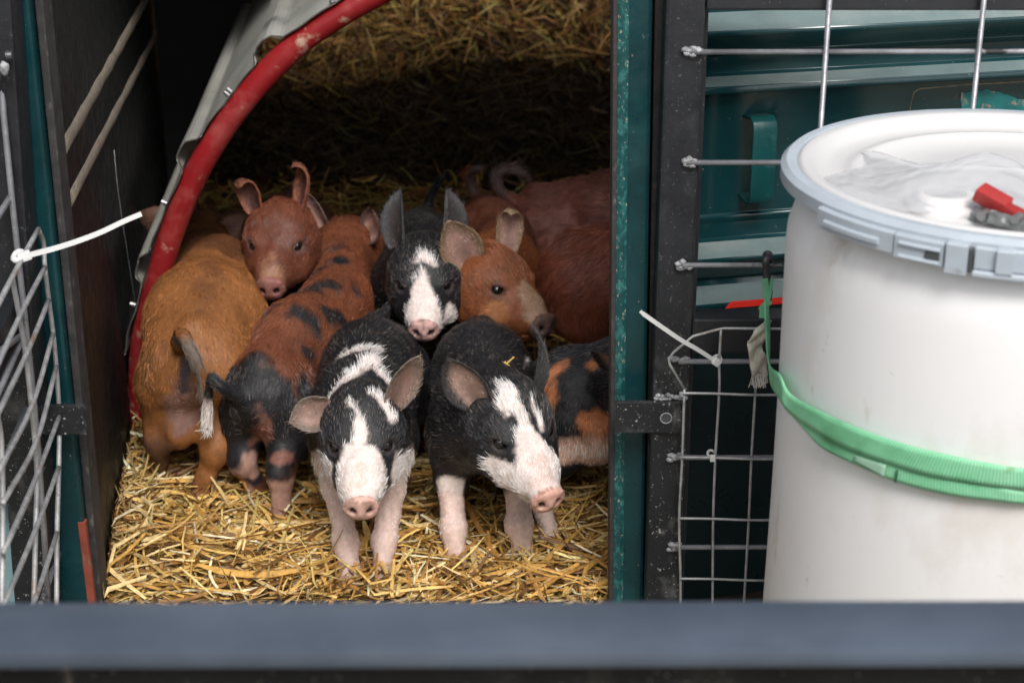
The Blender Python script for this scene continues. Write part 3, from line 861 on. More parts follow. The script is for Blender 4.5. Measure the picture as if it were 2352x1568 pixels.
arc_box(ta + 0.05, tb - 0.06, r1 - 0.001, r1 + 0.0025, H0 - 0.020, H0 - 0.014, 10).build('latch_rib', M['ring'], ring, angle=30)
arc_box(tb + 0.008, tc_, r0, r1 + 0.001, H0 - 0.027, H0 - 0.006, 10).build('latch_lever', M['ring'], ring, angle=30)
arc_box(tb + 0.03, tc_ - 0.012, r1, r1 + 0.0035, H0 - 0.0145, H0 - 0.011, 10).build('lever_rib', M['ring'], ring, angle=30)
arc_box(tb + 0.03, tc_ - 0.012, r1, r1 + 0.0035, H0 - 0.0255, H0 - 0.022, 10).build('lever_rib', M['ring'], ring, angle=30)
tm = tb + (tc_ - tb) * 0.66
arc_box(tm, tm + 0.055, r1, r1 + 0.0022, H0 - 0.0222, H0 - 0.0142, 5).build('latch_slot', M['slot'], ring)
arc_box(tc_ + 0.012, td, r0, r1 + 0.004, H0 - 0.030, H0 - 0.004, 6).build('latch_block', M['ring'], ring, angle=30)
arc_box(td + 0.004, td + 0.016, r0, r1 + 0.001, H0 - 0.028, H0 - 0.007, 3).build('latch_slot', M['slot'], ring)
arc_box(td + 0.022, te + 0.3, r0, r1 + 0.002, H0 - 0.030, H0 - 0.025, 12).build('latch_band', M['ring'], ring, angle=30)
arc_box(td + 0.022, te + 0.3, r0, r1 - 0.002, H0 - 0.0249, H0 - 0.006, 12).build('latch_band', M['ring'], ring, angle=30)
arc_box(td + 0.10, td + 0.16, r0, r1 + 0.003, H0 - 0.0255, H0 - 0.005, 4).build('latch_block', M['ring'], ring, angle=30)

# ------------------------------------------------------------------ green ratchet strap round the drum
strap = thing('tie_down_strap', 'green webbing strap hooked to the gate and wrapped around the white drum', 'strap', (DX, DY, -0.16))
def ribbon(name, top, bot, off, mat_, parent, extra_top=None, n=6, thick=0.0014, pre=()):
    """webbing on the drum from its upper and lower photo edges; 'pre' are free points in place coordinates (top, bottom)"""
    T = [np.array([*(lambda a: ((DR + off) * math.cos(a[0]), (DR + off) * math.sin(a[0]), a[1]))(polar(u, v))]) for u, v in top]
    B = [np.array([*(lambda a: ((DR + off) * math.cos(a[0]), (DR + off) * math.sin(a[0]), a[1]))(polar(u, v))]) for u, v in bot]
    PT = [np.array(p[0]) - np.array([DX, DY, -0.16]) for p in pre]; PB = [np.array(p[1]) - np.array([DX, DY, -0.16]) for p in pre]
    T = PT + T; B = PB + B
    T = spline(T, n); B = spline(B, n)
    V = []; F = []; cols = 4
    for t_, b_ in zip(T, B):
        for k in range(cols + 1):
            q = t_ + (b_ - t_) * k / cols
            V.append(q + np.array([0, 0, 0]))
    m_ = len(T)
    for i in range(m_ - 1):
        for k in range(cols):
            a = i * (cols + 1) + k
            F.append((a, a + 1, a + cols + 2, a + cols + 1))
    o = mesh_obj(name, V, F, mat_, parent)
    uvl = o.data.uv_layers.new(name='strap')
    L_ = np.r_[0, np.cumsum([np.linalg.norm(T[i + 1] - T[i]) for i in range(m_ - 1)])]
    for lp_ in o.data.loops:
        vi = lp_.vertex_index
        uvl.data[lp_.index].uv = (L_[vi // (cols + 1)], (vi % (cols + 1)) / cols * 0.03)
    so = o.modifiers.new('t', 'SOLIDIFY'); so.thickness = thick; so.offset = 1
    return o
def arc_band(t0, t1, zc0, zc1, off, w_):
    V = []; F = []; n_ = 60
    for i in range(n_ + 1):
        f = i / n_; t = t0 + (t1 - t0) * f; z = zc0 + (zc1 - zc0) * f
        for zz in (z + w_ / 2, z - w_ / 2):
            V.append(((DR + off) * math.cos(t), (DR + off) * math.sin(t), zz))
    for i in range(n_): a = i * 2; F.append((a, a + 1, a + 3, a + 2))
    o = mesh_obj('webbing', V, F, M['strap'], strap)
    uvl = o.data.uv_layers.new(name='strap')
    for lp_ in o.data.loops:
        vi = lp_.vertex_index; uvl.data[lp_.index].uv = ((vi // 2) * DR * abs(t1 - t0) / n_, (vi % 2) * 0.03)
    so = o.modifiers.new('t', 'SOLIDIFY'); so.thickness = 0.0014; so.offset = 1
tE, zE = polar(2560, 1105); tS, zS = polar(1790, 888)
arc_band(tE - 0.02, tE + 3.3, zE, zE + 0.03, 0.0022, 0.024)
# angle-preserving list of the strap's two layers
hk = at(1762, 655, -0.11)
def tw(u, v, y): return at(u, v, y)
ribbon('webbing', [(1790, 860), (1815, 905), (1880, 942), (1950, 975), (2060, 1015), (2180, 1045), (2352, 1076), (2560, 1082)],
       [(1790, 915), (1812, 948), (1870, 990), (1930, 1025), (2030, 1062), (2160, 1098), (2352, 1124), (2560, 1128)], 0.0030, M['strap'], strap,
       pre=[(tw(1757, 690, -0.13), tw(1766, 690, -0.125)), (tw(1760, 760, -0.16), tw(1770, 760, -0.15)), (tw(1768, 835, -0.24), tw(1770, 870, -0.24))])
ribbon('webbing', [(1812, 930), (1850, 975), (1900, 1010), (1965, 1040), (2060, 1075), (2180, 1100), (2290, 1120), (2352, 1132), (2560, 1150)],
       [(1806, 944), (1846, 990), (1886, 1030), (1950, 1062), (2055, 1106), (2180, 1138), (2290, 1152), (2352, 1158), (2560, 1170)], 0.0012, M['strap'], strap)
mt, nt_, bs_ = new_mat('pale_label'); bs_.inputs['Base Color'].default_value = (0.33, 0.55, 0.40, 1); bs_.inputs['Roughness'].default_value = 0.7
ribbon('sewn_label', [(1962, 1046), (2035, 1068)], [(1958, 1056), (2030, 1098)], 0.0034, mt, strap, thick=0.0004)
mt, nt_, bs_ = new_mat('dark_stitching'); bs_.inputs['Base Color'].default_value = (0.03, 0.16, 0.07, 1)
ribbon('stitching', [(2058, 1078), (2064, 1080)], [(2053, 1106), (2059, 1108)], 0.0036, mt, strap, thick=0.0005)
# loop of webbing round the hook
SO = -Vector(strap.location)
mb = MB()
for (u0, v0, u1, v1, w_) in ((1757, 640, 1762, 700, 0.006), (1774, 642, 1764, 690, 0.004), (1748, 712, 1768, 690, 0.007), (1752, 706, 1750, 730, 0.006)):
    mb.prism(at(u0, v0, -0.128), at(u1, v1, -0.130), w_, 0.002)
o = mb.build('strap_loop', M['strap'], strap); o.location = SO
hook = thing('steel_hook', 'dark coated steel hook hanging from the gate rod above the green strap', 'hook', tuple(at(1763, 600, GY - 0.03)))
hp_ = [at(u, v, GY - 0.034 + dy) - np.array(hook.location) for u, v, dy in ((1763, 610, 0.02), (1766, 594, 0.012), (1763, 588, -0.004), (1759, 598, -0.014), (1761, 620, -0.012), (1762, 645, -0.012), (1766, 668, -0.02), (1764, 685, -0.035))]
MB().tube(spline(hp_, 5), [0.0038] * 36, 8).build('hook_wire', M['hook'], hook, smooth=True) if False else MB().tube(spline(hp_, 5), 0.0042, 8).build('hook_wire', M['hook'], hook, smooth=True)
MB().blob(hp_[2], (0.006, 0.005, 0.006), 2, 0.08, 2).build('hook_tip', M['hook'], hook, smooth=True)
# frayed off-white webbing end
rag = thing('webbing_end', 'frayed off-white webbing end hanging beside the drum edge', 'webbing', tuple(at(1745, 880, -0.12)))
RO = -Vector(rag.location)
left = [(1752, 742), (1722, 775), (1717, 795), (1722, 830), (1726, 862)]
right = [(1770, 735), (1760, 768), (1750, 795), (1760, 822), (1762, 858)]
Lp = spline([at(u, v, -0.125) for u, v in left], 5); Rp = spline([at(u, v, -0.118) for u, v in right], 5)
V = []; F = []
for i, (a, b) in enumerate(zip(Lp, Rp)):
    for k in range(6):
        q = a + (b - a) * k / 5; q = q + np.array([0, 0.003 * math.sin(i * 0.9 + k * 1.3), 0])
        V.append(q)
for i in range(len(Lp) - 1):
    for k in range(5):
        a = i * 6 + k; F.append((a, a + 1, a + 7, a + 6))
o = mesh_obj('cloth_band', V, F, M['cloth'], rag); o.location = RO
o.modifiers.new('t', 'SOLIDIFY').thickness = 0.002
mb = MB(); rg = random.Random(2)
for k in range(34):
    u = 1727 + 35 * k / 33
    a = at(u, 858, -0.123); b = at(u + rg.uniform(-10, 6), 878 + rg.uniform(0, 14), -0.125)
    mb.tube([a, (a + b) / 2 + np.array([rg.uniform(-.001, .001), 0, 0]), b], 0.0004, 4)
o = mb.build('frayed_threads', M['cloth'], rag); o.location = RO; tag(o, kind='stuff')

# ------------------------------------------------------------------ things on the lid
lz = DZ - 0.0085
tp0 = on_plane(2285, 455, (0, 0, lz + 0.02), (0, 0, 1))
tool = thing('hand_tool', 'red and grey plastic tool in clear film on the drum lid', 'tool', (tp0[0], tp0[1], lz + 0.001))
tool.rotation_euler = (0, 0, R(-38)); tool.scale = (0.85, 0.85, 0.8)
MB().box((-0.002, 0.0, 0.022), (0.034, 0.020, 0.016), rot=(0.2, 0.35, 0), bev=0.003).box((0.030, -0.004, 0.012), (0.040, 0.016, 0.010), rot=(0, 0.25, -0.1), bev=0.003).build('red_lever', M['redplastic'], tool, angle=30)
MB().box((0.022, -0.006, 0.006), (0.075, 0.032, 0.011), bev=0.003).box((0.058, -0.014, 0.010), (0.02, 0.022, 0.016), rot=(0.3, 0.2, 0.2), bev=0.002).box((0.02, -0.022, 0.010), (0.03, 0.010, 0.012), rot=(0, 0.2, 0.3), bev=0.002).build('grey_body', M['toolgrey'], tool, angle=30)
MB().tube([(0.0, -0.016, 0.012), (0.0, -0.030, 0.012)], 0.005, 10).tube([(0.034, -0.018, 0.016), (0.034, -0.032, 0.016)], 0.0045, 10).build('bolt', M['screw'], tool, angle=40)
# clear crumpled bag
g = 22
bx0 = on_plane(2210, 440, (0, 0, lz), (0, 0, 1))
V, F = [], []
rgs = np.random.RandomState(7)
ph = rgs.rand(6) * 6
for j in range(g):
    for i in range(g):
        x = (i / (g - 1) - 0.5); y = (j / (g - 1) - 0.5)
        h_ = 0.024 * math.exp(-((x - 0.05) ** 2 / 0.05 + (y + 0.0) ** 2 / 0.08)) + 0.005 * abs(math.sin(9 * x + 5 * y + ph[0])) + 0.003 * abs(math.sin(14 * y - 7 * x + ph[1])) + 0.0015 * abs(math.sin(23 * x + 17 * y + ph[2]))
        edge = max(abs(x), abs(y)) * 2
        h_ *= max(0.0, 1 - edge ** 6 * 0.9)
        V.append((x * 0.21 + 0.012 * math.sin(7 * y), y * 0.15 + 0.010 * math.sin(9 * x), h_ + 0.004))
for j in range(g - 1):
    for i in range(g - 1):
        a = j * g + i; F.append((a, a + 1, a + g + 1, a + g))
o = mesh_obj('plastic_bag', V, F, M['film'], None, smooth=False)
o.location = (bx0[0] - 0.004, bx0[1] - 0.005, lz + 0.0); o.rotation_euler = (0, 0, R(-25))
o.modifiers.new('t', 'SOLIDIFY').thickness = 0.0003
tag(o, 'crumpled clear plastic bag lying on the white drum lid', 'plastic bag')

# ------------------------------------------------------------------ rail close to the camera
ry = -1.005
pz = at(1176, 1492, ry)
rail = thing('fence_rail', 'blurred blue-grey steel rail with a black strip under it across the bottom of the view', 'rail', (0, ry + 0.030, float(pz[2])), 0)
MB().box((0, -0.003, -0.0065), (3.6, 0.054, 0.013), bev=0.0055).build('steel_cap', M['rail'], rail, angle=35)
MB().box((0, 0.006, -0.155), (3.6, 0.030, 0.283)).build('black_strip', M['board'], rail)  # black strip under the cap, set back a little
rail.rotation_euler = (0, R(-0.15), 0)

# ================================================================== PIGLETS
def surface_nets(D, org, h):
    """numpy naive surface nets on a signed distance grid (negative inside)"""
    ins = D < 0
    nx, ny, nz = D.shape
    cx_, cy_, cz_ = nx - 1, ny - 1, nz - 1
    cnt = np.zeros((cx_, cy_, cz_), np.uint8)
    for dx in (0, 1):
        for dy in (0, 1):
            for dz in (0, 1):
                cnt += ins[dx:dx + cx_, dy:dy + cy_, dz:dz + cz_]
    act = (cnt > 0) & (cnt < 8)
    ids = np.full(act.shape, -1, np.int64)
    I = np.argwhere(act)
    ids[act] = np.arange(len(I))
    acc = np.zeros((len(I), 3)); num = np.zeros(len(I))
    def corner(o): return D[I[:, 0] + o[0], I[:, 1] + o[1], I[:, 2] + o[2]]
    cs = [(0,0,0),(1,0,0),(0,1,0),(1,1,0),(0,0,1),(1,0,1),(0,1,1),(1,1,1)]
    dv = [corner(c) for c in cs]
    for a in range(8):
        for b in range(a + 1, 8):
            df = np.array(cs[b]) - np.array(cs[a])
            if np.abs(df).sum() != 1: continue
            m_ = (dv[a] < 0) != (dv[b] < 0)
            t = np.where(m_, dv[a] / (dv[a] - dv[b] + 1e-20), 0)
            p = np.array(cs[a])[None] + t[:, None] * df[None]
            acc[m_] += p[m_]; num[m_] += 1
    V = (I + acc / num[:, None]) * h + org
    F = []
    def quads(m_, axis):
        J = np.argwhere(m_)
        return J
    # x edges
    s0, s1 = ins[:-1, 1:-1, 1:-1], ins[1:, 1:-1, 1:-1]
    for axis in range(3):
        if axis == 0: A, B = ins[:-1, 1:-1, 1:-1], ins[1:, 1:-1, 1:-1]; o1, o2 = (0, 1, 0), (0, 0, 1); base = (0, 1, 1)
        if axis == 1: A, B = ins[1:-1, :-1, 1:-1], ins[1:-1, 1:, 1:-1]; o1, o2 = (0, 0, 1), (1, 0, 0); base = (1, 0, 1)
        if axis == 2: A, B = ins[1:-1, 1:-1, :-1], ins[1:-1, 1:-1, 1:]; o1, o2 = (1, 0, 0), (0, 1, 0); base = (1, 1, 0)
        J = np.argwhere(A != B)
        flip = A[tuple(J.T)]
        J = J + np.array(base)
        def g(off_): q = J + np.array(off_); return ids[q[:, 0], q[:, 1], q[:, 2]]
        n1 = tuple(-np.array(o1)); n2 = tuple(-np.array(o2)); n12 = tuple(-np.array(o1) - np.array(o2))
        q = np.stack([g((0, 0, 0)), g(n1), g(n12), g(n2)], 1)
        q = np.where(flip[:, None], q, q[:, ::-1])
        F.append(q)
    F = np.concatenate(F)
    return V, F

class Body:
    """signed-distance modelling of one continuous body"""
    def __init__(self, h=0.0036):
        self.pr = []; self.h = h
    def cone(self, a, b, ra, rb, k=0.02, fl=(-1, 0, -0.3), sy=1.0, sub=False):
        self.pr.append(('c', np.array(a, float), np.array(b, float), ra, rb, k, np.array(fl, float), sy, sub)); return self
    def ell(self, c, r, k=0.02, fl=(-1, 0, -0.3), sub=False, rot=None):
        self.pr.append(('e', np.array(c, float), np.array(r, float), rot, 0, k, np.array(fl, float), 1.0, sub)); return self
    def dist(self, p, P):
        if p[0] == 'c':
            _, a, b, ra, rb, k, fl, sy, sub = p
            Q = P.copy(); s_ = np.array([1, 1 / sy, 1])
            if sy != 1.0:
                Q = P * s_; a = a * s_; b = b * s_
            ab = b - a; L2 = ab @ ab
            t = np.clip(((Q - a) @ ab) / (L2 + 1e-12), 0, 1)
            d = np.linalg.norm(Q - a - t[..., None] * ab, axis=-1) - (ra + (rb - ra) * t)
            return d * min(1.0, sy)
        _, c, r, rot, _, k, fl, sy, sub = p
        Q = P - c
        if rot is not None: Q = Q @ rot
        q = Q / r
        n_ = np.linalg.norm(q, axis=-1); g_ = np.linalg.norm(q / r, axis=-1)
        return n_ * (n_ - 1) / (g_ + 1e-9)
    def bbox(self, p):
        if p[0] == 'c':
            _, a, b, ra, rb, k, fl, sy, sub = p
            m_ = max(ra, rb)
            return np.minimum(a, b) - m_ - k, np.maximum(a, b) + m_ + k
        m_ = p[2].max()
        return p[1] - m_ - p[5], p[1] + m_ + p[5]
    def mesh(self):
        h = self.h
        lo = np.min([self.bbox(p)[0] for p in self.pr if not p[8]], axis=0) - 2 * h
        hi = np.max([self.bbox(p)[1] for p in self.pr if not p[8]], axis=0) + 2 * h
        n = np.ceil((hi - lo) / h).astype(int) + 1
        D = np.full(n, 1.0, np.float64)
        for p in self.pr:
            b0, b1 = self.bbox(p)
            i0 = np.maximum(0, np.floor((b0 - lo) / h - 2).astype(int)); i1 = np.minimum(n, np.ceil((b1 - lo) / h + 3).astype(int))
            ax = [lo[q] + np.arange(i0[q], i1[q]) * h for q in range(3)]
            G = np.stack(np.meshgrid(*ax, indexing='ij'), -1)
            d = self.dist(p, G)
            sl = tuple(slice(i0[q], i1[q]) for q in range(3))
            cur = D[sl]; k = p[5]
            if p[8]:
                d = -d
                hh = np.clip(0.5 - 0.5 * (cur - d) / k, 0, 1)
                D[sl] = cur * (1 - hh) + d * hh + k * hh * (1 - hh)
            else:
                hh = np.clip(0.5 + 0.5 * (d - cur) / k, 0, 1)
                D[sl] = d * (1 - hh) + cur * hh - k * hh * (1 - hh)
        V, F = surface_nets(D, lo, h)
        # hair lies along the flow of the nearest piece
        fl = np.zeros_like(V); best = np.full(len(V), 9.0)
        for p in self.pr:
            if p[8]: continue
            d = self.dist(p, V)
            w_ = d < best
            best[w_] = d[w_]; fl[w_] = p[6]
        return V, F, fl

def Rm(yaw, pitch, roll):
    """columns = snout direction, left, up of a head"""
    return np.array(Euler((R(roll), R(pitch), R(yaw)), 'XYZ').to_matrix())

def ear_shell(L, W, curl, cup, base, up, face, cw=0.10, curlp=2.0, thick=0.0026, ns=18, nt=12):
    up = np.array(up, float); up /= np.linalg.norm(up)
    face = np.array(face, float); face -= up * (face @ up); face /= np.linalg.norm(face)
    across = np.cross(up, face)
    c = np.zeros(3); V = []; ins = []; tt = []
    rows_ = []
    for i in range(ns + 1):
        s = i / ns
        th = curl * s ** curlp
        if i > 0:
            c = c + (up * math.cos(th) + face * math.sin(th)) * (L / ns)
        nrm_ = face * math.cos(th) - up * math.sin(th)
        w = W * (math.sin(math.pi * (0.20 + 0.80 * s)) ** 0.75 if s < 0.999 else 0.03)
        rows_.append((c.copy(), nrm_, w, s))
    front = []; back = []
    for c_, nn, w, s in rows_:
        for k in range(nt + 1):
            t = -1 + 2 * k / nt
            cu = cup * (1 - 0.55 * s)
            a = t * cu
            rr = w * 0.5 / max(cu, 0.05)
            off_ = across * math.sin(a) * rr + nn * (1 - math.cos(a)) * rr
            q = c_ + off_
            nl_ = nn * math.cos(a) - across * math.sin(a)
            e = thick * (1 - 0.6 * abs(t) ** 3) * (1 - 0.5 * s)
            front.append(q + nl_ * e * 0.5); back.append(q - nl_ * e * 0.5)
            tt.append((s, t))
    n = len(front)
    V = np.array(front + back) + np.array(base)
    F = []
    w_ = nt + 1
    for i in range(ns):
        for k in range(nt):
            a = i * w_ + k
            F.append((a, a + w_, a + w_ + 1, a + 1))
            F.append((n + a, n + a + 1, n + a + w_ + 1, n + a + w_))
        a = i * w_; F.append((a, n + a, n + a + w_, a + w_))
        a = i * w_ + nt; F.append((a, a + w_, n + a + w_, n + a))
    for k in range(nt):
        a = ns * w_ + k; F.append((a, n + a, n + a + 1, a + 1))
        F.append((k, k + 1, n + k + 1, n + k))
    st = np.array(tt + tt)
    side = np.array([1] * n + [0] * n)
    return V, np.array(F), st, side

def stroke_mask(P, strokes, seed, amp=0.006, freq=90):
    """signed mask of rounded strokes given as lists of (x, y, z, r)"""
    best = np.full(len(P), 9.0)
    for st in strokes:
        st = np.array(st, float)
        if len(st) == 1: st = np.vstack([st, st + [1e-4, 0, 0, 0]])
        for a, b in zip(st[:-1], st[1:]):
            ab = b[:3] - a[:3]
            t = np.clip(((P - a[:3]) @ ab) / (ab @ ab + 1e-12), 0, 1)
            d = np.linalg.norm(P - a[:3] - t[:, None] * ab, axis=1) - (a[3] + (b[3] - a[3]) * t)
            best = np.minimum(best, d)
    return best + amp * vnoise(P, freq, seed)

def vnoise(P, freq, seed, octv=3):
    rs = np.random.RandomState(seed)
    out = np.zeros(len(P)); amp = 1.0; tot = 0
    for o_ in range(octv):
        for k in range(5):
            d = rs.randn(P.shape[1]); d /= np.linalg.norm(d)
            out += amp * np.sin(P @ d * freq * (1 + 0.35 * k) + rs.rand() * 6.28)
        tot += amp * 2.3
        amp *= 0.5; freq *= 2.1
    return out / tot

BLACK = (0.013, 0.013, 0.015); WHITE = (0.66, 0.62, 0.58); PINK = (0.60, 0.36, 0.29); RUST = (0.30, 0.085, 0.028)
NOSEP = (0.62, 0.33, 0.26); DARKN = (0.10, 0.055, 0.05)

def make_pig(label, loc, yaw, scale=1.0, length=1.0, head=None, snout=None, roll=0, feet=None, tail=None, ears=None, base=BLACK, coats=(), nose=NOSEP,
             seed=1, nhair=22000, hair_len=0.012, eyes=True, lids=(0.1, 0.1), narrow=0.84, inner=PINK, belly=None, hair_amp=0.25, face_long=1.0, zoff=-0.010, mouth=True, hb=1.25, headscale=1.0):
    """loc = place point under the body's middle; head / snout = place points of skull centre and nose disc"""
    root = thing('piglet', label, 'piglet', (loc[0], loc[1], zoff), yaw, 'piglets crowded into the trailer')
    cyw, syw = math.cos(yaw), math.sin(yaw)
    def to_loc(p):
        x, y = p[0] - loc[0], p[1] - loc[1]
        return np.array([x * cyw + y * syw, -x * syw + y * cyw, p[2] - zoff]) / scale
    hx = length
    Hc = to_loc(head) if head is not None else np.array([0.185, 0, 0.20])
    Sn = to_loc(snout) if snout is not None else Hc + np.array([0.10, 0, -0.045])
    fx = Sn - Hc; fx /= np.linalg.norm(fx)
    upg = np.array([0, 0, 1.0]); lf = np.cross(upg, fx); lf /= np.linalg.norm(lf); uu = np.cross(fx, lf)
    cr_, sr_ = math.cos(R(roll)), math.sin(R(roll))
    lf2 = lf * cr_ + uu * sr_; uu2 = uu * cr_ - lf * sr_
    HM = np.stack([fx, lf2, uu2], 1)
    hs = headscale
    Hc = Sn - fx * 0.112 * face_long * hs
    def h(p): return Hc + HM @ (np.array(p, float) * hs)
    def hd(v): return HM @ np.array(v, float)
    B = Body()
    n = narrow
    dn = (-0.5, 0, -1)
    # trunk
    B.cone((-0.132 * hx, 0, 0.180), (-0.03 * hx, 0, 0.192), 0.060, 0.072, 0.03, (-1, 0, -0.25), n)
    B.cone((-0.03 * hx, 0, 0.192), (0.085 * hx, 0, 0.192), 0.072, 0.066, 0.03, (-1, 0, -0.25), n)
    B.cone((-0.14 * hx, 0, 0.232), (0.06 * hx, 0, 0.252), 0.010, 0.012, 0.022, (-1, 0, -0.1))
    B.ell((0.0 * hx, 0, 0.170), (0.11, 0.053 * n / 0.84, 0.054), 0.03, (-1, 0, -0.6))
    # neck to skull
    nb = np.array([0.095 * hx, 0, 0.200])
    B.cone(nb, Hc - fx * 0.018 * hs + np.array([0, 0, -0.004]), 0.060, 0.049 * hs, 0.035, (-1, 0, -0.1), 0.92)
    # shoulders and hams
    for s_ in (-1, 1):
        B.ell((0.088 * hx, s_ * 0.035, 0.180), (0.034, 0.023, 0.054), 0.020, (-0.3, 0, -1))
        B.ell((-0.125 * hx, s_ * 0.033, 0.162), (0.050, 0.030, 0.062), 0.022, (-0.3, 0, -1))
    fdef = dict(fl=(0.100, 0.043), fr=(0.100, -0.043), hl=(-0.130, 0.045), hr=(-0.130, -0.045))
    if feet:
        for k_, v_ in feet.items():
            if v_ is None: fdef[k_] = None
            else: q = to_loc((v_[0], v_[1], 0)); fdef[k_] = (q[0], q[1])
    foot_pts = []
    for k_, v_ in fdef.items():
        if v_ is None: continue
        s_ = 1 if k_[1] == 'l' else -1
        fxp, fyp = v_
        if k_[0] == 'f':
            sh = np.array([0.085 * hx, s_ * 0.038, 0.155]); ft = np.array([fxp, fyp, 0.012])
            el = sh * 0.62 + ft * 0.38 + np.array([-0.008, s_ * 0.002, 0.008])
            kn = sh * 0.33 + ft * 0.67 + np.array([0.004, 0, -0.004])
            B.cone(sh, el, 0.029, 0.0195, 0.024, (-0.1, 0, -1))
            B.cone(el, kn, 0.0190, 0.0138, 0.012, (-0.1, 0, -1))
            B.ell(kn, (0.0170, 0.0165, 0.020), 0.008, (-0.1, 0, -1))
            B.cone(kn, ft + np.array([0, 0, 0.014]), 0.0138, 0.0134, 0.010, (-0.1, 0, -1))
        else:
            hp = np.array([-0.120 * hx, s_ * 0.036, 0.148]); ft = np.array([fxp, fyp, 0.012])
            stf = np.array([-0.085 * hx, s_ * 0.043, 0.132])
            hk_ = np.array([(hp[0] + ft[0]) / 2 - 0.030, (s_ * 0.042 + fyp) / 2, 0.086])
            B.cone(hp, stf, 0.042, 0.036, 0.025, (-0.1, 0, -1))
            B.cone(stf, hk_, 0.029, 0.0155, 0.018, (-0.1, 0, -1))
            B.cone(hp, hk_, 0.031, 0.0150, 0.022, (-0.1, 0, -1))
            B.ell(hk_, (0.0175, 0.0160, 0.021), 0.008, (-0.1, 0, -1))
            B.cone(hk_, ft + np.array([0, 0, 0.014]), 0.0145, 0.0138, 0.010, (-0.1, 0, -1))
        for t_ in (-1, 1):
            B.cone(ft + np.array([0.002, t_ * 0.004, 0.010]), ft + np.array([0.012, t_ * 0.0085, -0.010]), 0.0105, 0.0078, 0.0025, (0, 0, -1))
            B.ell(ft + np.array([-0.013, t_ * 0.008, 0.012]), (0.006, 0.005, 0.007), 0.003, (0, 0, -1))
        foot_pts.append(ft)
    # head
    fb = -HM[:, 0] * 1.0
    fl_ = face_long
    B.ell(h((0.0, 0, 0.004)), np.array((0.054, 0.050, 0.050)) * hs, 0.02, fb + hd((0, 0, 0.2)), rot=HM)
    for s_ in (-1, 1):
        B.ell(h((0.008, s_ * 0.029, -0.020)), np.array((0.042, 0.027, 0.034)) * hs, 0.022, fb + hd((0, s_ * 0.5, -0.5)), rot=HM)
        B.ell(h((0.030, s_ * 0.024, 0.016)), np.array((0.022, 0.018, 0.016)) * hs, 0.015, fb + hd((0, s_ * 0.3, 0.4)), rot=HM)    # brow
    B.cone(h((0.022, 0, -0.002)), h((0.070 * fl_, 0, -0.008)), 0.042 * hs, 0.0310 * hs, 0.018, fb, 1.0)
    B.cone(h((0.065 * fl_, 0, -0.008)), h((0.098 * fl_, 0, -0.011)), 0.0300 * hs, 0.0205 * hs, 0.010, fb, 1.0)
    for s_ in (-1, 1):
        B.ell(h((0.044, s_ * 0.026, -0.022)), np.array((0.034, 0.020, 0.022)) * hs, 0.018, fb + hd((0, s_ * 0.4, -0.4)), rot=HM)
    B.cone(h((0.020, 0, -0.026)), h((0.082 * fl_, 0, -0.030)), 0.030 * hs, 0.0145 * hs, 0.012, fb + hd((0, 0, -0.4)))
    nx0 = 0.106 * fl_
    B.ell(h((nx0, 0, -0.010)), np.array((0.0062, 0.0245, 0.0178)) * hs, 0.004, fb, rot=HM)
    B.ell(h((nx0 + 0.0015, 0, 0.0035)), np.array((0.0045, 0.0200, 0.0048)) * hs, 0.004, fb, rot=HM)     # upper rim of the disc
    B.ell(h((nx0 + 0.0015, 0, -0.0230)), np.array((0.0042, 0.0165, 0.0040)) * hs, 0.004, fb, rot=HM)
    for q_ in (0.088, 0.077, 0.066):                                                                # folds over the bridge
        B.cone(h((q_, -0.012, 0.0125 + (0.098 - q_) * 0.25)), h((q_, 0.012, 0.0125 + (0.098 - q_) * 0.25)), 0.0022 * hs, 0.0022 * hs, 0.005, fb)
    for s_ in (-1, 1):
        B.ell(h((nx0 + 0.006, s_ * 0.0098, -0.0100)), np.array((0.0085, 0.0046, 0.0058)) * hs, 0.0015, sub=True, rot=HM)          # nostril
        B.ell(h((0.050, s_ * 0.0355, 0.0185)), np.array((0.0105, 0.0090, 0.0075)) * hs, 0.003, sub=True, rot=HM)                  # socket
        B.cone(h((0.036, s_ * 0.0370, 0.0235)), h((0.054, s_ * 0.0275, 0.0262)), 0.0036 * hs, 0.0030 * hs, 0.004, fb)             # lids
        B.cone(h((0.040, s_ * 0.0400, 0.0100)), h((0.058, s_ * 0.0320, 0.0105)), 0.0034 * hs, 0.0030 * hs, 0.004, fb)
    if mouth:
        for s_ in (-1, 1):
            B.cone(h((0.094 * fl_, s_ * 0.012, -0.0275)), h((0.048, s_ * 0.034, -0.0285)), 0.0024, 0.0018, 0.003, sub=True)
    if tail is not None:
        tp = [np.array(q, float) for q in tail['pts']]
        if tail.get('world'): tp = [to_loc(q) for q in tp]
        tp = spline(tp, 5)
        r0_, r1_ = tail.get('r', (0.0085, 0.0042))
        for i in range(len(tp) - 1):
            t0 = i / (len(tp) - 1); t1 = (i + 1) / (len(tp) - 1)
            B.cone(tp[i], tp[i + 1], r0_ + (r1_ - r0_) * t0, r0_ + (r1_ - r0_) * t1, 0.003 if i > 1 else 0.010, tp[i + 1] - tp[i] + 1e-5)
    for ex in (tail or {}).get('extra', []):
        B.ell(ex[0], ex[1], 0.015)
    V, F, fl = B.mesh()
    nb_ = len(V)
    nhair = int(nhair * 1.6)
    tris_body = F
    region = np.zeros(nb_, int)
    est = np.zeros((nb_, 2))
    # nose region
    q = (V - Hc) @ HM / hs
    nose_m = (q[:, 0] > nx0 - 0.0035) & (np.abs(q[:, 1]) < 0.03) & (np.abs(q[:, 2] + 0.01) < 0.026)
    region[nose_m] = 2
    eyed = np.minimum(np.linalg.norm(q - np.array([0.049, 0.034, 0.018]), axis=1), np.linalg.norm(q - np.array([0.049, -0.034, 0.018]), axis=1))
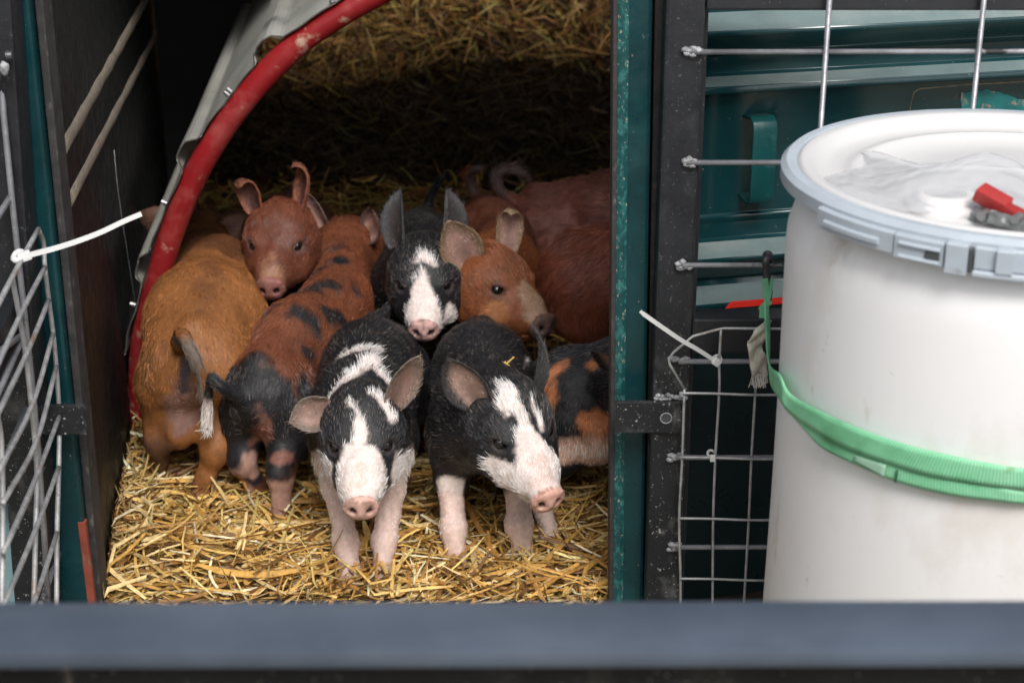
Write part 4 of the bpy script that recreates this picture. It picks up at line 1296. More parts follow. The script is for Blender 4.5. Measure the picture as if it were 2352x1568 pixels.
    # loose skin: shallow uneven folds away from the eyes and nose
    soft = np.clip((eyed - 0.018) / 0.01, 0, 1) * (region != 2)
    wob = np.stack([vnoise(V, 30, seed + 61), vnoise(V, 30, seed + 62), vnoise(V, 30, seed + 63)], 1) * 0.0024 + np.stack([vnoise(V, 85, seed + 64), vnoise(V, 85, seed + 65), vnoise(V, 85, seed + 66)], 1) * 0.0011
    V = V + wob * soft[:, None]
    parts_V = [V]; parts_F = [F]; parts_fl = [fl]; reg = [region]; ests = [est]; eyes_d = [eyed]
    nn = nb_
    edef = [dict(side=1), dict(side=-1)]
    for s_, e in zip((1, -1), ears or [{}, {}]):
        if e is None: continue
        b_ = e.get('base', (-0.012, 0.036, 0.030)); b_ = (b_[0], b_[1] * s_, b_[2])
        up_ = e.get('up', (-0.35, 0.55, 1.0)); up_ = (up_[0], up_[1] * s_, up_[2])
        fc = e.get('face', (1.0, 0.35, 0.1)); fc = (fc[0], fc[1] * s_, fc[2])
        EV, EF, st, side = ear_shell(e.get('L', 0.075) * hs, e.get('W', 0.052) * hs, e.get('curl', 0.9), e.get('cup', 1.15), h(b_), hd(up_), hd(fc), curlp=e.get('cp', 2.0))
        parts_V.append(EV); parts_F.append(EF + nn); nn += len(EV)
        u_ = hd(up_); u_ = u_ / np.linalg.norm(u_)
        parts_fl.append(np.tile(u_, (len(EV), 1))); reg.append(np.where(side == 1, 4, 3)); ests.append(st); eyes_d.append(np.full(len(EV), 9.0))
    V = np.concatenate(parts_V); F = np.concatenate(parts_F); fl = np.concatenate(parts_fl); region = np.concatenate(reg); est = np.concatenate(ests); eyed = np.concatenate(eyes_d)
    # ---- coat colours, fixed to the body
    def colour(P, region, est, eyed, jit=0.0):
        col = np.tile(np.array(base, float), (len(P), 1))
        col *= (1 + 0.22 * vnoise(P, 14, seed + 51) + 0.16 * vnoise(P, 45, seed + 50))[:, None]
        hq = (P - Hc) @ HM / hs
        for c_i, (c_, strokes, amp) in enumerate(coats):
            bod = [s_ for s_ in strokes if s_[0] != 'H']
            hds = [s_[1] for s_ in strokes if s_[0] == 'H']
            ears_only = False
            d = np.full(len(P), 9.0)
            if bod: d = np.minimum(d, stroke_mask(P, bod, seed * 7 + c_i, amp))
            if hds:
                dh = stroke_mask(hq, hds, seed * 11 + c_i, amp, 140)
                d = np.minimum(d, dh)
            sel = np.clip(0.5 - d / max(0.003, amp * 1.3) + jit, 0, 1)
            sel = np.where(region >= 3, 0, sel)
            col = col * (1 - sel[:, None]) + np.array(c_) * sel[:, None] * (1 + 0.10 * vnoise(P, 60, seed + c_i))[:, None]
        return col
    col = colour(V, region, est, eyed)
    # ears: dark rim, pink hollow
    earc = []
    e4 = region == 4
    s_, t_ = est[:, 0], np.abs(est[:, 1])
    inn = np.clip(1.25 - (t_ / 0.72) ** 3 - (np.clip(s_ - 0.45, 0, 1) / 0.42) ** 2, 0, 1) * e4
    earbase = np.array((ears or [{}])[0].get('col', base) if ears and ears[0] else base) if True else None
    for m_ in (region >= 3,):
        col[m_] = np.array(earbase) * (1 + 0.2 * vnoise(V[m_], 80, seed))[:, None]
    col = col * (1 - inn[:, None]) + np.array(inner) * inn[:, None] * (0.85 + 0.15 * vnoise(V, 70, seed + 3))[:, None]
    hol = np.clip(1 - (t_ / 0.42) ** 2, 0, 1) * np.clip(1 - s_ / 0.55, 0, 1) * e4
    col *= (1 - 0.55 * hol)[:, None]
    # nose disc
    nm = region == 2
    sp_ = vnoise(V, 300, seed + 5)
    col[nm] = np.array(nose) * (1 + 0.14 * sp_[nm])[:, None]
    mud = nm & (vnoise(V, 220, seed + 8) > 0.42)
    col[mud] = col[mud] * 0.5 + np.array((0.10, 0.06, 0.035)) * 0.5
    # skin shows round the eye, bluish grey
    ew = np.clip((0.0155 - eyed) / 0.006, 0, 1) * 0.75
    col = col * (1 - ew[:, None]) + (col * 0.35 + np.array((0.035, 0.026, 0.026))) * ew[:, None]
    # inside of the nostrils is darkened
    hq_ = (V - Hc) @ HM / hs
    for sg in (-1, 1):
        dn_ = np.linalg.norm((hq_ - np.array([nx0 + 0.001, sg * 0.0088, -0.0105])) / np.array([1, 1, 1]), axis=1)
        w_ = np.clip((0.0062 - dn_) / 0.002, 0, 1)
        col *= (1 - 0.85 * w_)[:, None]
    # horn-coloured trotters
    hv = np.clip((0.016 - V[:, 2]) / 0.006, 0, 1)[:, None] * 0.8
    col = col * (1 - hv) + np.array((0.16, 0.10, 0.075)) * hv
    # straw-stained lower legs
    lw = np.clip((0.05 - V[:, 2]) / 0.05, 0, 1) * 0.35
    col = col * (1 - lw[:, None]) + np.array((0.20, 0.12, 0.07)) * lw[:, None]
    col = np.clip(col, 0.004, 0.95)
    me = np_mesh('body', V * scale, F, 4, M['skin'])
    me.shade_smooth()
    if len(me.vertices) == len(V):
        cv = np.ones((len(V), 4), np.float32); cv[:, :3] = col
        ca = me.color_attributes.new('col', 'FLOAT_COLOR', 'POINT'); ca.data.foreach_set('color', cv.ravel())
    body = link(bpy.data.objects.new('body', me), root)
    PIGS.append((root, scale, Hc, HM, hs))
    # ---- eyes
    if eyes:
        for sg in (-1, 1):
            b = bmesh.new(); bmesh.ops.create_uvsphere(b, u_segments=16, v_segments=12, radius=0.0082 * hs * scale)
            m2 = bpy.data.meshes.new('eye'); b.to_mesh(m2); b.free(); m2.materials.append(M['eye']); m2.shade_smooth()
            e = link(bpy.data.objects.new('eye', m2), root); e.location = Vector(h((0.0445, sg * 0.0315, 0.0168)) * scale)
    # ---- bristles
    rs = np.random.RandomState(seed)
    T = np.concatenate([F[:, [0, 1, 2]], F[:, [0, 2, 3]]])
    A = V[T[:, 0]]; E1 = V[T[:, 1]] - A; E2 = V[T[:, 2]] - A
    cr = np.cross(E1, E2); ar = np.linalg.norm(cr, axis=1)
    w = ar.copy()
    rt_ = region[T[:, 0]]
    hqT = np.linalg.norm((V[T[:, 0]] - Hc), axis=1)
    w *= np.where(rt_ == 2, 0, 1.0) * np.where(rt_ >= 3, 0.6, 1.0) * np.where(hqT < 0.09 * hs, 1.6, 1.0) * np.where(eyed[T[:, 0]] < 0.010, 0, 1.0) * np.where(V[T[:, 0]][:, 2] < 0.02, 0.1, 1.0) * np.where(V[T[:, 0]][:, 2] < 0.10, 0.40, 1.0)
    # hollow of the ear is nearly bare
    w *= np.where((rt_ == 4) & (np.abs(est[T[:, 0], 1]) < 0.6) & (est[T[:, 0], 0] < 0.75), 0.12, 1.0)
    pick = rs.choice(len(T), nhair, p=w / w.sum())
    u_, v_ = rs.rand(nhair), rs.rand(nhair); fl2 = u_ + v_ > 1; u_[fl2] = 1 - u_[fl2]; v_[fl2] = 1 - v_[fl2]
    Pp = A[pick] + u_[:, None] * E1[pick] + v_[:, None] * E2[pick]
    Nn = cr[pick] / (ar[pick][:, None] + 1e-12)
    fdir = fl[T[pick, 0]]
    hf = np.linalg.norm(Pp - Hc, axis=1)
    # on the head the hair sweeps up and back from the nose
    fdir = fdir / (np.linalg.norm(fdir, axis=1)[:, None] + 1e-9)
    side_n = np.stack([vnoise(Pp, 32, seed + 21), vnoise(Pp, 32, seed + 22), vnoise(Pp, 32, seed + 23)], 1) * hair_amp * 1.1 + rs.randn(nhair, 3) * 0.11
    # hair on the trunk splays away from the spine
    splay = np.stack([np.zeros(nhair), np.sign(Pp[:, 1]) * np.clip(np.abs(Pp[:, 1]) / 0.04, 0, 1) * 0.45, np.zeros(nhair)], 1)
    fd = fdir + side_n + splay * (hf > 0.08)[:, None]
    fd = fd - Nn * np.sum(fd * Nn, axis=1)[:, None]
    fd /= np.linalg.norm(fd, axis=1)[:, None] + 1e-9
    rT = region[T[pick, 0]]
    L = hair_len * 0.80 * rs.uniform(0.6, 1.35, nhair) * (1 + 0.45 * np.clip((col[T[pick, 0]].mean(axis=1) - 0.3) / 0.12, 0, 1))
    L *= np.where(hf < 0.085 * hs, 0.80, 1.0) * np.where(((Pp - Hc) @ HM[:, 0]) > 0.055, 0.5, 1.0)
    L *= np.where(rT >= 3, 0.55, 1.0) * np.where(Pp[:, 2] < 0.13, 0.36, 1.0) * np.where((rT == 4) & (np.abs(est[T[pick, 0], 1]) > 0.8), 1.2, 1.0)
    lift = rs.uniform(0.08, 0.28, nhair)
    K = 4
    tt_ = np.linspace(0, 1, K)
    Q = np.zeros((nhair, K, 3))
    for k in range(K):
        t = tt_[k]
        Q[:, k] = Pp - Nn * 0.0006 + fd * (L * t)[:, None] + Nn * (L * (lift * t - 0.10 * t * t))[:, None]
    hc = hair_curves(Q * scale, nhair, K)
    eid = T[pick, 0]
    cc = col[eid]
    jit = (rs.uniform(0.62, 1.38, nhair) * (1 + 0.25 * vnoise(Pp, 90, seed + 41)))[:, None]
    lumin = cc.mean(axis=1)
    # pale coats: pink skin under white hair; dark coats: sheen painted as grey-brown hairs
    lightw = np.clip((lumin - 0.30) / 0.12, 0, 1)[:, None]
    cc = cc * (1 - 0.72 * lightw) + np.array((0.80, 0.78, 0.75)) * 0.72 * lightw
    dk = (lumin < 0.05) & (rs.rand(nhair) < np.clip(0.20 + 0.30 * vnoise(Pp, 40, seed + 31) + 0.30 * np.clip((Pp[:, 2] - 0.21) / 0.04, 0, 1), 0.03, 0.8))
    cc[dk] = np.array((0.070, 0.060, 0.053)) * rs.uniform(0.5, 1.5, dk.sum())[:, None]
    mid = ((lumin > 0.045) & (lumin < 0.32))[:, None]
    j2 = rs.uniform(0.5, 1.55, nhair)[:, None]
    cc = np.where(mid, cc * np.concatenate([j2 ** 0.9, j2 ** 1.15, j2 ** 1.3], 1), cc)
    cc = cc * jit * hb
    # glints painted into the colour of a few dark bristles
    gl = (rs.rand(nhair) < 0.06) & (lumin < 0.05)
    cc[gl] = cc[gl] * 2.2 + 0.02
    cc = np.clip(cc, 0.003, 0.92)
    ca = hc.attributes.new('col', 'FLOAT_COLOR', 'CURVE')
    c4 = np.ones((nhair, 4), np.float32); c4[:, :3] = cc
    ca.data.foreach_set('color', c4.ravel())
    hc.materials.append(M['bristle'])
    co = link(bpy.data.objects.new('bristle_coat', hc), root)
    tag(co, kind='stuff')
    return root

def hair_curves(Q, n, K):
    hc = bpy.data.hair_curves.new('bristle_coat')
    hc.add_curves([K] * n)
    hc.position_data.foreach_set('vector', Q.astype(np.float32).ravel()) if hasattr(hc, 'position_data') else hc.points.foreach_set('position', Q.astype(np.float32).ravel())
    r = hc.attributes.get('radius') or hc.attributes.new('radius', 'FLOAT', 'POINT')
    rad = np.tile(np.linspace(0.00034, 0.00010, K), n).astype(np.float32)
    r.data.foreach_set('value', rad)
    return hc

def H(*pts): return ('H', list(pts))
PIGS = []

def W2(u, v, y): return tuple(float(q) for q in at(u, v, y)[:2])
PALE = (0.74, 0.63, 0.58); LEGP = (0.66, 0.49, 0.43)
ORANGE = (0.25, 0.100, 0.032); BROWNISH = (0.21, 0.062, 0.034); MAROON = (0.175, 0.060, 0.042)
NO_FEET = dict(fl=None, fr=None, hl=None, hr=None)

# front piglet, black and white, facing the camera
make_pig('black and white piglet facing the camera, front and centre on pale legs', (-0.188, 0.250), R(-91), 1.0, 0.93,
         head=at(832, 1005, 0.070), snout=at(828, 1163, -0.035), headscale=0.95, face_long=1.18,
         feet=dict(fl=W2(876, 1330, 0.050), fr=W2(804, 1345, 0.045)),
         tail=dict(pts=[(-0.17, 0, 0.22), (-0.192, 0.012, 0.23), (-0.185, 0.03, 0.245), (-0.17, 0.02, 0.255)]),
         ears=[dict(up=(-0.30, 0.42, 1.0), face=(0.9, 0.35, 0.0), L=0.088, W=0.052, curl=0.5, cup=1.2, col=(0.20, 0.15, 0.12)),
               dict(up=(-0.05, 1.0, -0.50), face=(0.75, 0.1, 0.65), L=0.064, W=0.055, curl=1.3, cup=1.3, col=(0.05, 0.045, 0.042))], inner=(0.34, 0.21, 0.17),
         coats=[
             (PALE, [[(0.040, 0.022, 0.264, 0.009), (0.052, 0.004, 0.268, 0.013), (0.062, -0.014, 0.264, 0.011), (0.086, -0.034, 0.246, 0.005)], [(0.030, -0.026, 0.258, 0.004)],
                     [(0.075, 0.018, 0.266, 0.009), (0.100, 0.012, 0.266, 0.010), (0.118, -0.004, 0.263, 0.009), (0.152, -0.038, 0.230, 0.005)], [(0.100, 0.016, 0.266, 0.008), (0.124, 0.045, 0.242, 0.005)],
                     [(-0.02, 0.060, 0.22, 0.003), (0.06, 0.064, 0.20, 0.004)],
                     H((-0.010, 0.010, 0.056, 0.003), (-0.006, 0.024, 0.053, 0.005), (0.019, 0.040, 0.037, 0.006)), H((0.010, -0.012, 0.054, 0.003)),
                     H((0.020, -0.004, 0.053, 0.005), (0.046, 0.0, 0.040, 0.007), (0.062, 0.0, 0.032, 0.012), (0.080, 0.0, 0.020, 0.030), (0.112, 0, -0.01, 0.034)),
                     H((0.058, -0.046, -0.014, 0.020)), H((0.058, 0.046, -0.016, 0.020)), H((0.05, 0, -0.050, 0.050), (0.0, 0, -0.060, 0.045)),
                     H((0.030, 0.052, -0.02, 0.012)), H((0.030, -0.052, -0.02, 0.012))], 0.004),
             (LEGP, [[(0.12, 0.045, 0.12, 0.040), (0.20, 0.045, 0.0, 0.07)], [(0.12, -0.045, 0.12, 0.040), (0.20, -0.045, 0.0, 0.07)], [(0.12, 0, 0.11, 0.05)],
                     H((0.088, 0, 0.018, 0.012), (0.100, 0, 0.010, 0.012))], 0.006)],
         base=BLACK, nose=(0.66, 0.40, 0.33), seed=1, nhair=34000)
# front right piglet looking down to the right
make_pig('black piglet with a white face and white forelegs lowering its head, front right', (-0.040, 0.240), R(-89), 1.0, 0.93,
         head=at(1178, 985, 0.080), snout=at(1266, 1146, -0.012), headscale=0.98, face_long=1.18,
         feet=dict(fr=W2(1048, 1250, 0.105), fl=W2(1200, 1275, 0.110)),
         tail=None, roll=4,
         ears=[dict(up=(-0.45, 0.40, 1.0), face=(0.2, 1.0, 0.2), L=0.085, W=0.045, curl=-0.8, cup=1.2, col=(0.06, 0.055, 0.055)),
               dict(up=(-0.35, 0.50, 1.0), face=(0.9, 0.55, 0.1), L=0.088, W=0.062, curl=0.3, cup=1.1, col=(0.46, 0.36, 0.32))], inner=(0.58, 0.38, 0.32),
         coats=[
             (PALE, [H((-0.008, -0.006, 0.056, 0.010), (0.015, -0.012, 0.050, 0.015), (0.048, -0.004, 0.036, 0.010), (0.075, 0, 0.022, 0.022), (0.112, 0, -0.008, 0.036)),
                     H((0.056, -0.044, -0.008, 0.012), (0.080, -0.035, -0.01, 0.022)), H((0.07, 0, -0.035, 0.036)), H((0.022, 0.018, 0.048, 0.005), (0.05, 0.020, 0.034, 0.005)),
                     [(0.02, -0.062, 0.215, 0.003), (0.10, -0.060, 0.170, 0.004)], [(0.116, -0.040, 0.105, 0.020)], [(0.05, 0.055, 0.225, 0.003), (-0.02, 0.06, 0.23, 0.003)]], 0.003),
             (BLACK, [H((0.036, -0.016, 0.044, 0.005), (0.043, -0.010, 0.040, 0.005)), H((0.030, 0.006, 0.050, 0.003))], 0.003),
             (LEGP, [[(0.12, 0.045, 0.075, 0.030), (0.17, 0.045, 0.0, 0.07)], [(0.12, -0.045, 0.075, 0.030), (0.17, -0.045, 0.0, 0.07)], H((0.10, 0, 0.010, 0.016), (0.092, 0.0, 0.016, 0.012))], 0.005)],
         base=BLACK, nose=(0.66, 0.38, 0.30), seed=2, nhair=34000)
# orange piglet seen from behind
make_pig('big orange piglet seen from behind at the left, grey tail hanging down', (-0.432, 0.465), R(94), 1.10, 1.0,
         head=at(468, 560, 0.86), snout=np.array([-0.50, 0.97, 0.17]), narrow=1.02,
         feet=dict(hr=W2(465, 1150, 0.275), hl=W2(365, 1120, 0.33)),
         tail=dict(pts=[(-0.185, 0.012, 0.225), (-0.212, 0.006, 0.245), (-0.225, -0.006, 0.222), (-0.222, -0.014, 0.195), (-0.216, -0.010, 0.172)], r=(0.0095, 0.0055),
                   extra=[((-0.165, 0.025, 0.105), (0.020, 0.020, 0.026)), ((-0.16, -0.01, 0.115), (0.02, 0.02, 0.022))]),
         ears=[dict(up=(-0.3, 1.0, 0.4), face=(0.9, 0.3, 0.2), L=0.06, col=(0.16, 0.08, 0.05)), dict(up=(-0.3, 1.0, 0.5), face=(-0.9, 0.3, 0.2), L=0.07, W=0.055, curl=0.4, col=(0.13, 0.07, 0.05))],
         coats=[
             ((0.20, 0.105, 0.080), [[(-0.187, 0.010, 0.165, 0.018), (-0.175, 0.015, 0.13, 0.024)]], 0.008),
             ((0.050, 0.036, 0.038), [[(-0.186, 0.006, 0.200, 0.007), (-0.192, 0.014, 0.172, 0.009)]], 0.003),
             ((0.185, 0.074, 0.026), [[(0.0, -0.010, 0.265, 0.012), (-0.07, -0.012, 0.262, 0.012), (-0.13, -0.006, 0.245, 0.006)]], 0.016),
             ((0.130, 0.060, 0.034), [[(-0.16, -0.05, 0.07, 0.034), (-0.17, -0.05, 0.0, 0.05)], [(-0.16, 0.05, 0.07, 0.034), (-0.17, 0.05, 0.0, 0.05)]], 0.010),
             ((0.115, 0.045, 0.018), [[(0.14, 0, 0.24, 0.10)]], 0.02),
             ((0.150, 0.115, 0.090), [[(-0.200, 0.012, 0.238, 0.010), (-0.218, 0.002, 0.240, 0.011), (-0.225, -0.006, 0.222, 0.012), (-0.216, -0.010, 0.172, 0.012)]], 0.002)],
         base=ORANGE, seed=3, nhair=38000, hair_len=0.0105, eyes=False)
# spotted piglet seen from behind
make_pig('rust and black spotted piglet seen from behind with black rump and pink hocks', (-0.288, 0.405), R(72), 0.97, 1.03, narrow=0.76,
         head=at(795, 575, 0.665), snout=np.array([-0.205, 0.77, 0.20]),
         feet=dict(hr=W2(648, 1215, 0.205), hl=W2(600, 1140, 0.270), fl=None, fr=None),
         tail=dict(pts=[(-0.19, 0.01, 0.195), (-0.21, 0.022, 0.212), (-0.213, 0.036, 0.224), (-0.211, 0.048, 0.203), (-0.209, 0.051, 0.168), (-0.210, 0.050, 0.150)], r=(0.0085, 0.0048)),
         ears=[dict(up=(-0.1, 0.7, 1.0), face=(-0.9, 0.5, 0.2), L=0.085, W=0.045, curl=0.8, col=(0.10, 0.06, 0.05)), dict(up=(-0.35, 0.9, 0.75), face=(-0.8, 0.1, 0.3), L=0.070, W=0.062, curl=1.3, cup=1.0, col=(0.22, 0.12, 0.09))],
         coats=[
             (BLACK, [[(-0.205, 0, 0.185, 0.076), (-0.17, 0, 0.13, 0.080)], [(-0.14, -0.055, 0.19, 0.026)], [(-0.13, 0.055, 0.17, 0.030)],
                      [(0.189, 0.030, 0.272, 0.010)], [(0.155, 0.012, 0.268, 0.015)], [(0.12, 0.030, 0.262, 0.015)], [(0.03, 0.008, 0.27, 0.014), (0.062, -0.012, 0.268, 0.015)],
                      [(-0.055, -0.012, 0.267, 0.012), (-0.05, -0.045, 0.245, 0.014)], [(-0.045, 0.022, 0.262, 0.013)], [(0.00, -0.042, 0.248, 0.015), (0.025, -0.05, 0.232, 0.012)],
                      [(-0.09, -0.05, 0.225, 0.012)], [(0.06, 0.04, 0.25, 0.013)], [(0.10, -0.03, 0.255, 0.011)], [(-0.02, -0.062, 0.2, 0.013)]], 0.011),
             ((0.22, 0.095, 0.070), [[(-0.197, -0.018, 0.185, 0.003), (-0.19, -0.024, 0.155, 0.008), (-0.175, 0.0, 0.115, 0.012)], [(-0.19, -0.050, 0.11, 0.012)]], 0.006),
             ((0.40, 0.235, 0.185), [[(-0.16, 0.045, 0.075, 0.022), (-0.17, 0.05, 0.0, 0.06)], [(-0.19, -0.05, 0.075, 0.022), (-0.20, -0.05, 0.0, 0.06)], [(-0.175, 0.01, 0.08, 0.018)]], 0.006),
             ((0.50, 0.40, 0.35), [[(-0.210, 0.052, 0.188, 0.009), (-0.210, 0.050, 0.146, 0.012)]], 0.002)],
         base=(0.150, 0.048, 0.022), seed=4, nhair=34000, eyes=False)
# red-brown piglet looking out behind the orange one
make_pig('red-brown piglet with curled ears looking out between two rumps at the back left', (-0.362, 0.77), R(-90), 1.05, 1.0,
         head=at(642, 560, 0.550), snout=at(617, 657, 0.455), headscale=0.92, face_long=1.08,
         ears=[dict(up=(-0.45, 0.20, 1.0), face=(0.5, -0.8, 0.3), L=0.098, W=0.048, curl=2.6, cup=1.3, cp=4.5, col=(0.20, 0.07, 0.04), base=(-0.015, 0.034, 0.034)),
               dict(up=(-0.45, 0.30, 1.0), face=(0.8, 0.3, 0.3), L=0.082, W=0.046, curl=3.2, cup=1.3, cp=3.5, col=(0.20, 0.07, 0.04), base=(-0.015, 0.034, 0.034))],
         coats=[((0.27, 0.13, 0.075), [H((0.10, 0, 0.0, 0.022), (0.080, 0, 0.012, 0.014))], 0.006), ((0.10, 0.032, 0.018), [[(0.0, 0, 0.2, 0.17)]], 0.01)],
         base=(0.115, 0.036, 0.019), nose=(0.26, 0.105, 0.09), inner=(0.12, 0.05, 0.04), hair_len=0.014, seed=5, nhair=28000, feet=NO_FEET)
# black and white face in the middle
make_pig('black piglet with a white blaze and pink snout resting between two backs', (-0.145, 0.69), R(-90), 1.03, 1.0,
         head=at(976, 645, 0.455), snout=at(973, 754, 0.365), headscale=0.93, face_long=1.06,
         tail=dict(pts=[(-0.19, 0, 0.21), (-0.212, 0.006, 0.23), (-0.21, 0.02, 0.26), (-0.20, 0.028, 0.275)]),
         ears=[dict(up=(-0.50, 0.12, 1.0), face=(0.9, 0.75, 0.2), L=0.088, W=0.052, curl=-0.7, cup=1.2, cp=3, col=(0.06, 0.058, 0.06), base=(-0.015, 0.036, 0.034)), dict(up=(-0.50, 0.12, 1.0), face=(0.9, 0.75, 0.2), L=0.088, W=0.052, curl=-0.7, cup=1.2, cp=3, col=(0.06, 0.058, 0.06), base=(-0.015, 0.036, 0.034))],
         coats=[
             (PALE, [H((0.022, 0, 0.052, 0.006)), H((0.030, -0.016, 0.044, 0.003), (0.024, 0, 0.05, 0.005), (0.032, 0.018, 0.044, 0.003)),
                     H((0.043, -0.002, 0.040, 0.006), (0.072, -0.002, 0.022, 0.016), (0.105, 0, -0.005, 0.030)), H((0.078, 0.036, -0.012, 0.017)), H((0.08, 0, -0.04, 0.03)),
                     [(0.16, -0.046, 0.262, 0.006), (0.14, -0.052, 0.25, 0.006)], [(0.21, -0.060, 0.20, 0.010), (0.17, -0.068, 0.17, 0.008)]], 0.003),
             (BLACK, [H((0.079, 0.040, -0.006, 0.0025)), H((0.070, 0.044, -0.010, 0.003)), H((0.086, 0.036, -0.016, 0.002))], 0.001)],
         base=BLACK, nose=(0.60, 0.37, 0.33), inner=(0.06, 0.05, 0.05), seed=6, nhair=30000, feet=NO_FEET)
# orange-faced piglet
make_pig('ginger piglet with pale open ear and dark snout looking to the right', (-0.030, 0.74), R(-84), 1.05, 1.0,
         head=at(1172, 682, 0.450), snout=at(1258, 740, 0.395), roll=-6, headscale=0.98, face_long=1.06,
         tail=dict(pts=[(-0.19, 0, 0.21), (-0.212, -0.01, 0.23), (-0.21, -0.02, 0.26), (-0.20, 0.0, 0.272)]),
         ears=[dict(up=(-0.35, 0.20, 1.0), face=(0.6, -0.7, 0.2), L=0.090, W=0.044, curl=2.6, cup=1.3, cp=3.5, col=(0.28, 0.19, 0.12)), dict(up=(-0.30, 0.70, 1.0), face=(0.9, 0.5, 0.1), L=0.082, W=0.066, curl=0.3, cup=1.1, col=(0.36, 0.20, 0.13))],
         coats=[((0.30, 0.185, 0.115), [H((0.105, 0, 0.005, 0.022), (0.072, 0, 0.022, 0.015))], 0.006), ((0.115, 0.038, 0.020), [[(-0.05, 0, 0.2, 0.16)]], 0.01), ((0.10, 0.07, 0.062), [[(-0.212, -0.01, 0.235, 0.014), (-0.20, 0.0, 0.272, 0.02)]], 0.003),
             ((0.36, 0.15, 0.06), [H((0.06, -0.04, -0.01, 0.018))], 0.006)],
         base=(0.225, 0.072, 0.026), nose=(0.10, 0.06, 0.052), inner=(0.56, 0.34, 0.28), hair_len=0.014, seed=7, nhair=32000, feet=NO_FEET)
# calico piglet at the right, partly behind the post
make_pig('black, orange and white patched piglet half hidden behind the right door post', (0.195, 0.265), R(-8), 0.95, 1.0,
         head=np.array([0.172, 0.215, 0.20]), snout=np.array([0.265, 0.17, 0.16]),
         feet=dict(hr=W2(1262, 1265, 0.15), hl=None, fr=W2(1412, 1180, 0.22)),
         ears=[dict(up=(-0.5, 0.6, 0.9), face=(0.6, 0.7, 0.2), L=0.07, col=(0.03, 0.03, 0.03)), dict(up=(-0.85, 0.6, 0.5), face=(-0.3, 0.9, -0.2), L=0.085, W=0.06, curl=0.5, col=(0.05, 0.045, 0.04))],
         coats=[
             ((0.52, 0.19, 0.075), [[(-0.09, -0.075, 0.168, 0.016), (-0.04, -0.07, 0.165, 0.020)], [(-0.13, -0.03, 0.235, 0.007), (-0.155, -0.04, 0.215, 0.010), (-0.167, -0.05, 0.19, 0.010)],
                      [(-0.14, -0.05, 0.215, 0.008), (-0.15, -0.062, 0.19, 0.011)], [(-0.09, -0.035, 0.24, 0.007), (-0.06, -0.04, 0.245, 0.010), (0.0, -0.03, 0.25, 0.012)], [(-0.155, -0.07, 0.15, 0.012), (-0.14, -0.08, 0.12, 0.016)]], 0.006),
             ((0.60, 0.36, 0.26), [[(-0.125, -0.084, 0.130, 0.017), (-0.08, -0.080, 0.128, 0.022), (0.0, -0.07, 0.12, 0.029)], [(-0.075, -0.045, 0.236, 0.007)]], 0.006),
             (LEGP, [[(-0.13, -0.06, 0.07, 0.035), (-0.19, -0.10, 0.02, 0.09)], [(0.10, -0.05, 0.07, 0.035), (0.10, -0.05, 0.0, 0.06)]], 0.006)],
         base=BLACK, seed=8, nhair=30000, tail=None)
# two brown sleepers
make_pig('chestnut piglet lying nearer the door post, its shoulder filling the gap', (0.262, 0.610), R(-6), 1.15, 1.05,
         head=np.array([0.50, 0.60, 0.18]), snout=np.array([0.61, 0.57, 0.13]), ears=[None, None],
         base=BROWNISH, seed=9, nhair=32000, eyes=False, tail=None, feet=NO_FEET, hair_amp=0.8, hair_len=0.019)
make_pig('dull maroon-brown piglet at the very back right with a curled tail', (0.215, 0.840), R(-8), 1.14, 1.08,
         head=np.array([0.46, 0.86, 0.18]), snout=np.array([0.57, 0.84, 0.13]), ears=[None, None],
         tail=dict(pts=[(-0.185, 0, 0.215), (-0.205, -0.004, 0.235), (-0.208, -0.01, 0.262), (-0.188, -0.012, 0.272), (-0.172, -0.01, 0.262)], r=(0.009, 0.005)),
         coats=[((0.13, 0.09, 0.085), [[(-0.205, -0.004, 0.242, 0.013), (-0.208, -0.01, 0.262, 0.014), (-0.172, -0.01, 0.265, 0.016)]], 0.003)], base=MAROON, seed=10, nhair=28000, eyes=False, feet=NO_FEET, hair_amp=0.8, hair_len=0.018)

# ================================================================== STRAW
def vnoise(P, freq, seed, octv=3):
    rs = np.random.RandomState(seed)
    out = np.zeros(len(P)); amp = 1.0; tot = 0
    for o_ in range(octv):
        for k in range(5):
            d = rs.randn(P.shape[1]); d /= np.linalg.norm(d)
            out += amp * np.sin(P @ d * freq * (1 + 0.35 * k) + rs.rand() * 6.28)
        tot += amp * 2.3
        amp *= 0.5; freq *= 2.1
    return out / tot

def ground_h(x, y):
    x = np.asarray(x, float); y = np.asarray(y, float)
    P = np.stack([x, y], 1)
    t = np.clip((y - 1.65) / 0.75, 0, 1)
    mound = 0.44 * t * t * (3 - 2 * t)
    mound *= 1 - 0.35 * np.clip((-x - 0.05) / 0.4, 0, 1)
    return -0.008 + 0.008 * vnoise(P, 9, 3) + mound * (1 + 0.12 * vnoise(P, 6, 9)) + 0.02 * np.clip(-x - 0.38 - 0.13 * y, 0, 0.14) / 0.14 * np.clip((y + 0.02) / 0.2, 0, 1)

# litter bed under the loose stalks
gx = np.linspace(-0.87, 1.18, 60); gy = np.linspace(0.0, 2.7, 120)
GX, GYY = np.meshgrid(gx, gy)
Z = ground_h(GX.ravel(), GYY.ravel()) - 0.020
V = np.stack([np.maximum(GX.ravel(), -0.495 - 0.13 * GYY.ravel()), GYY.ravel(), Z], 1)
idx = np.arange(60 * 120).reshape(120, 60)
F = np.stack([idx[:-1, :-1].ravel(), idx[:-1, 1:].ravel(), idx[1:, 1:].ravel(), idx[1:, :-1].ravel()], 1)
me = np_mesh('straw_bed', V, F, 4, M['deck']); me.shade_smooth()
o = link(bpy.data.objects.new('straw_bed', me)); tag(o, 'trodden dark litter under the loose straw', 'litter', kind='stuff')

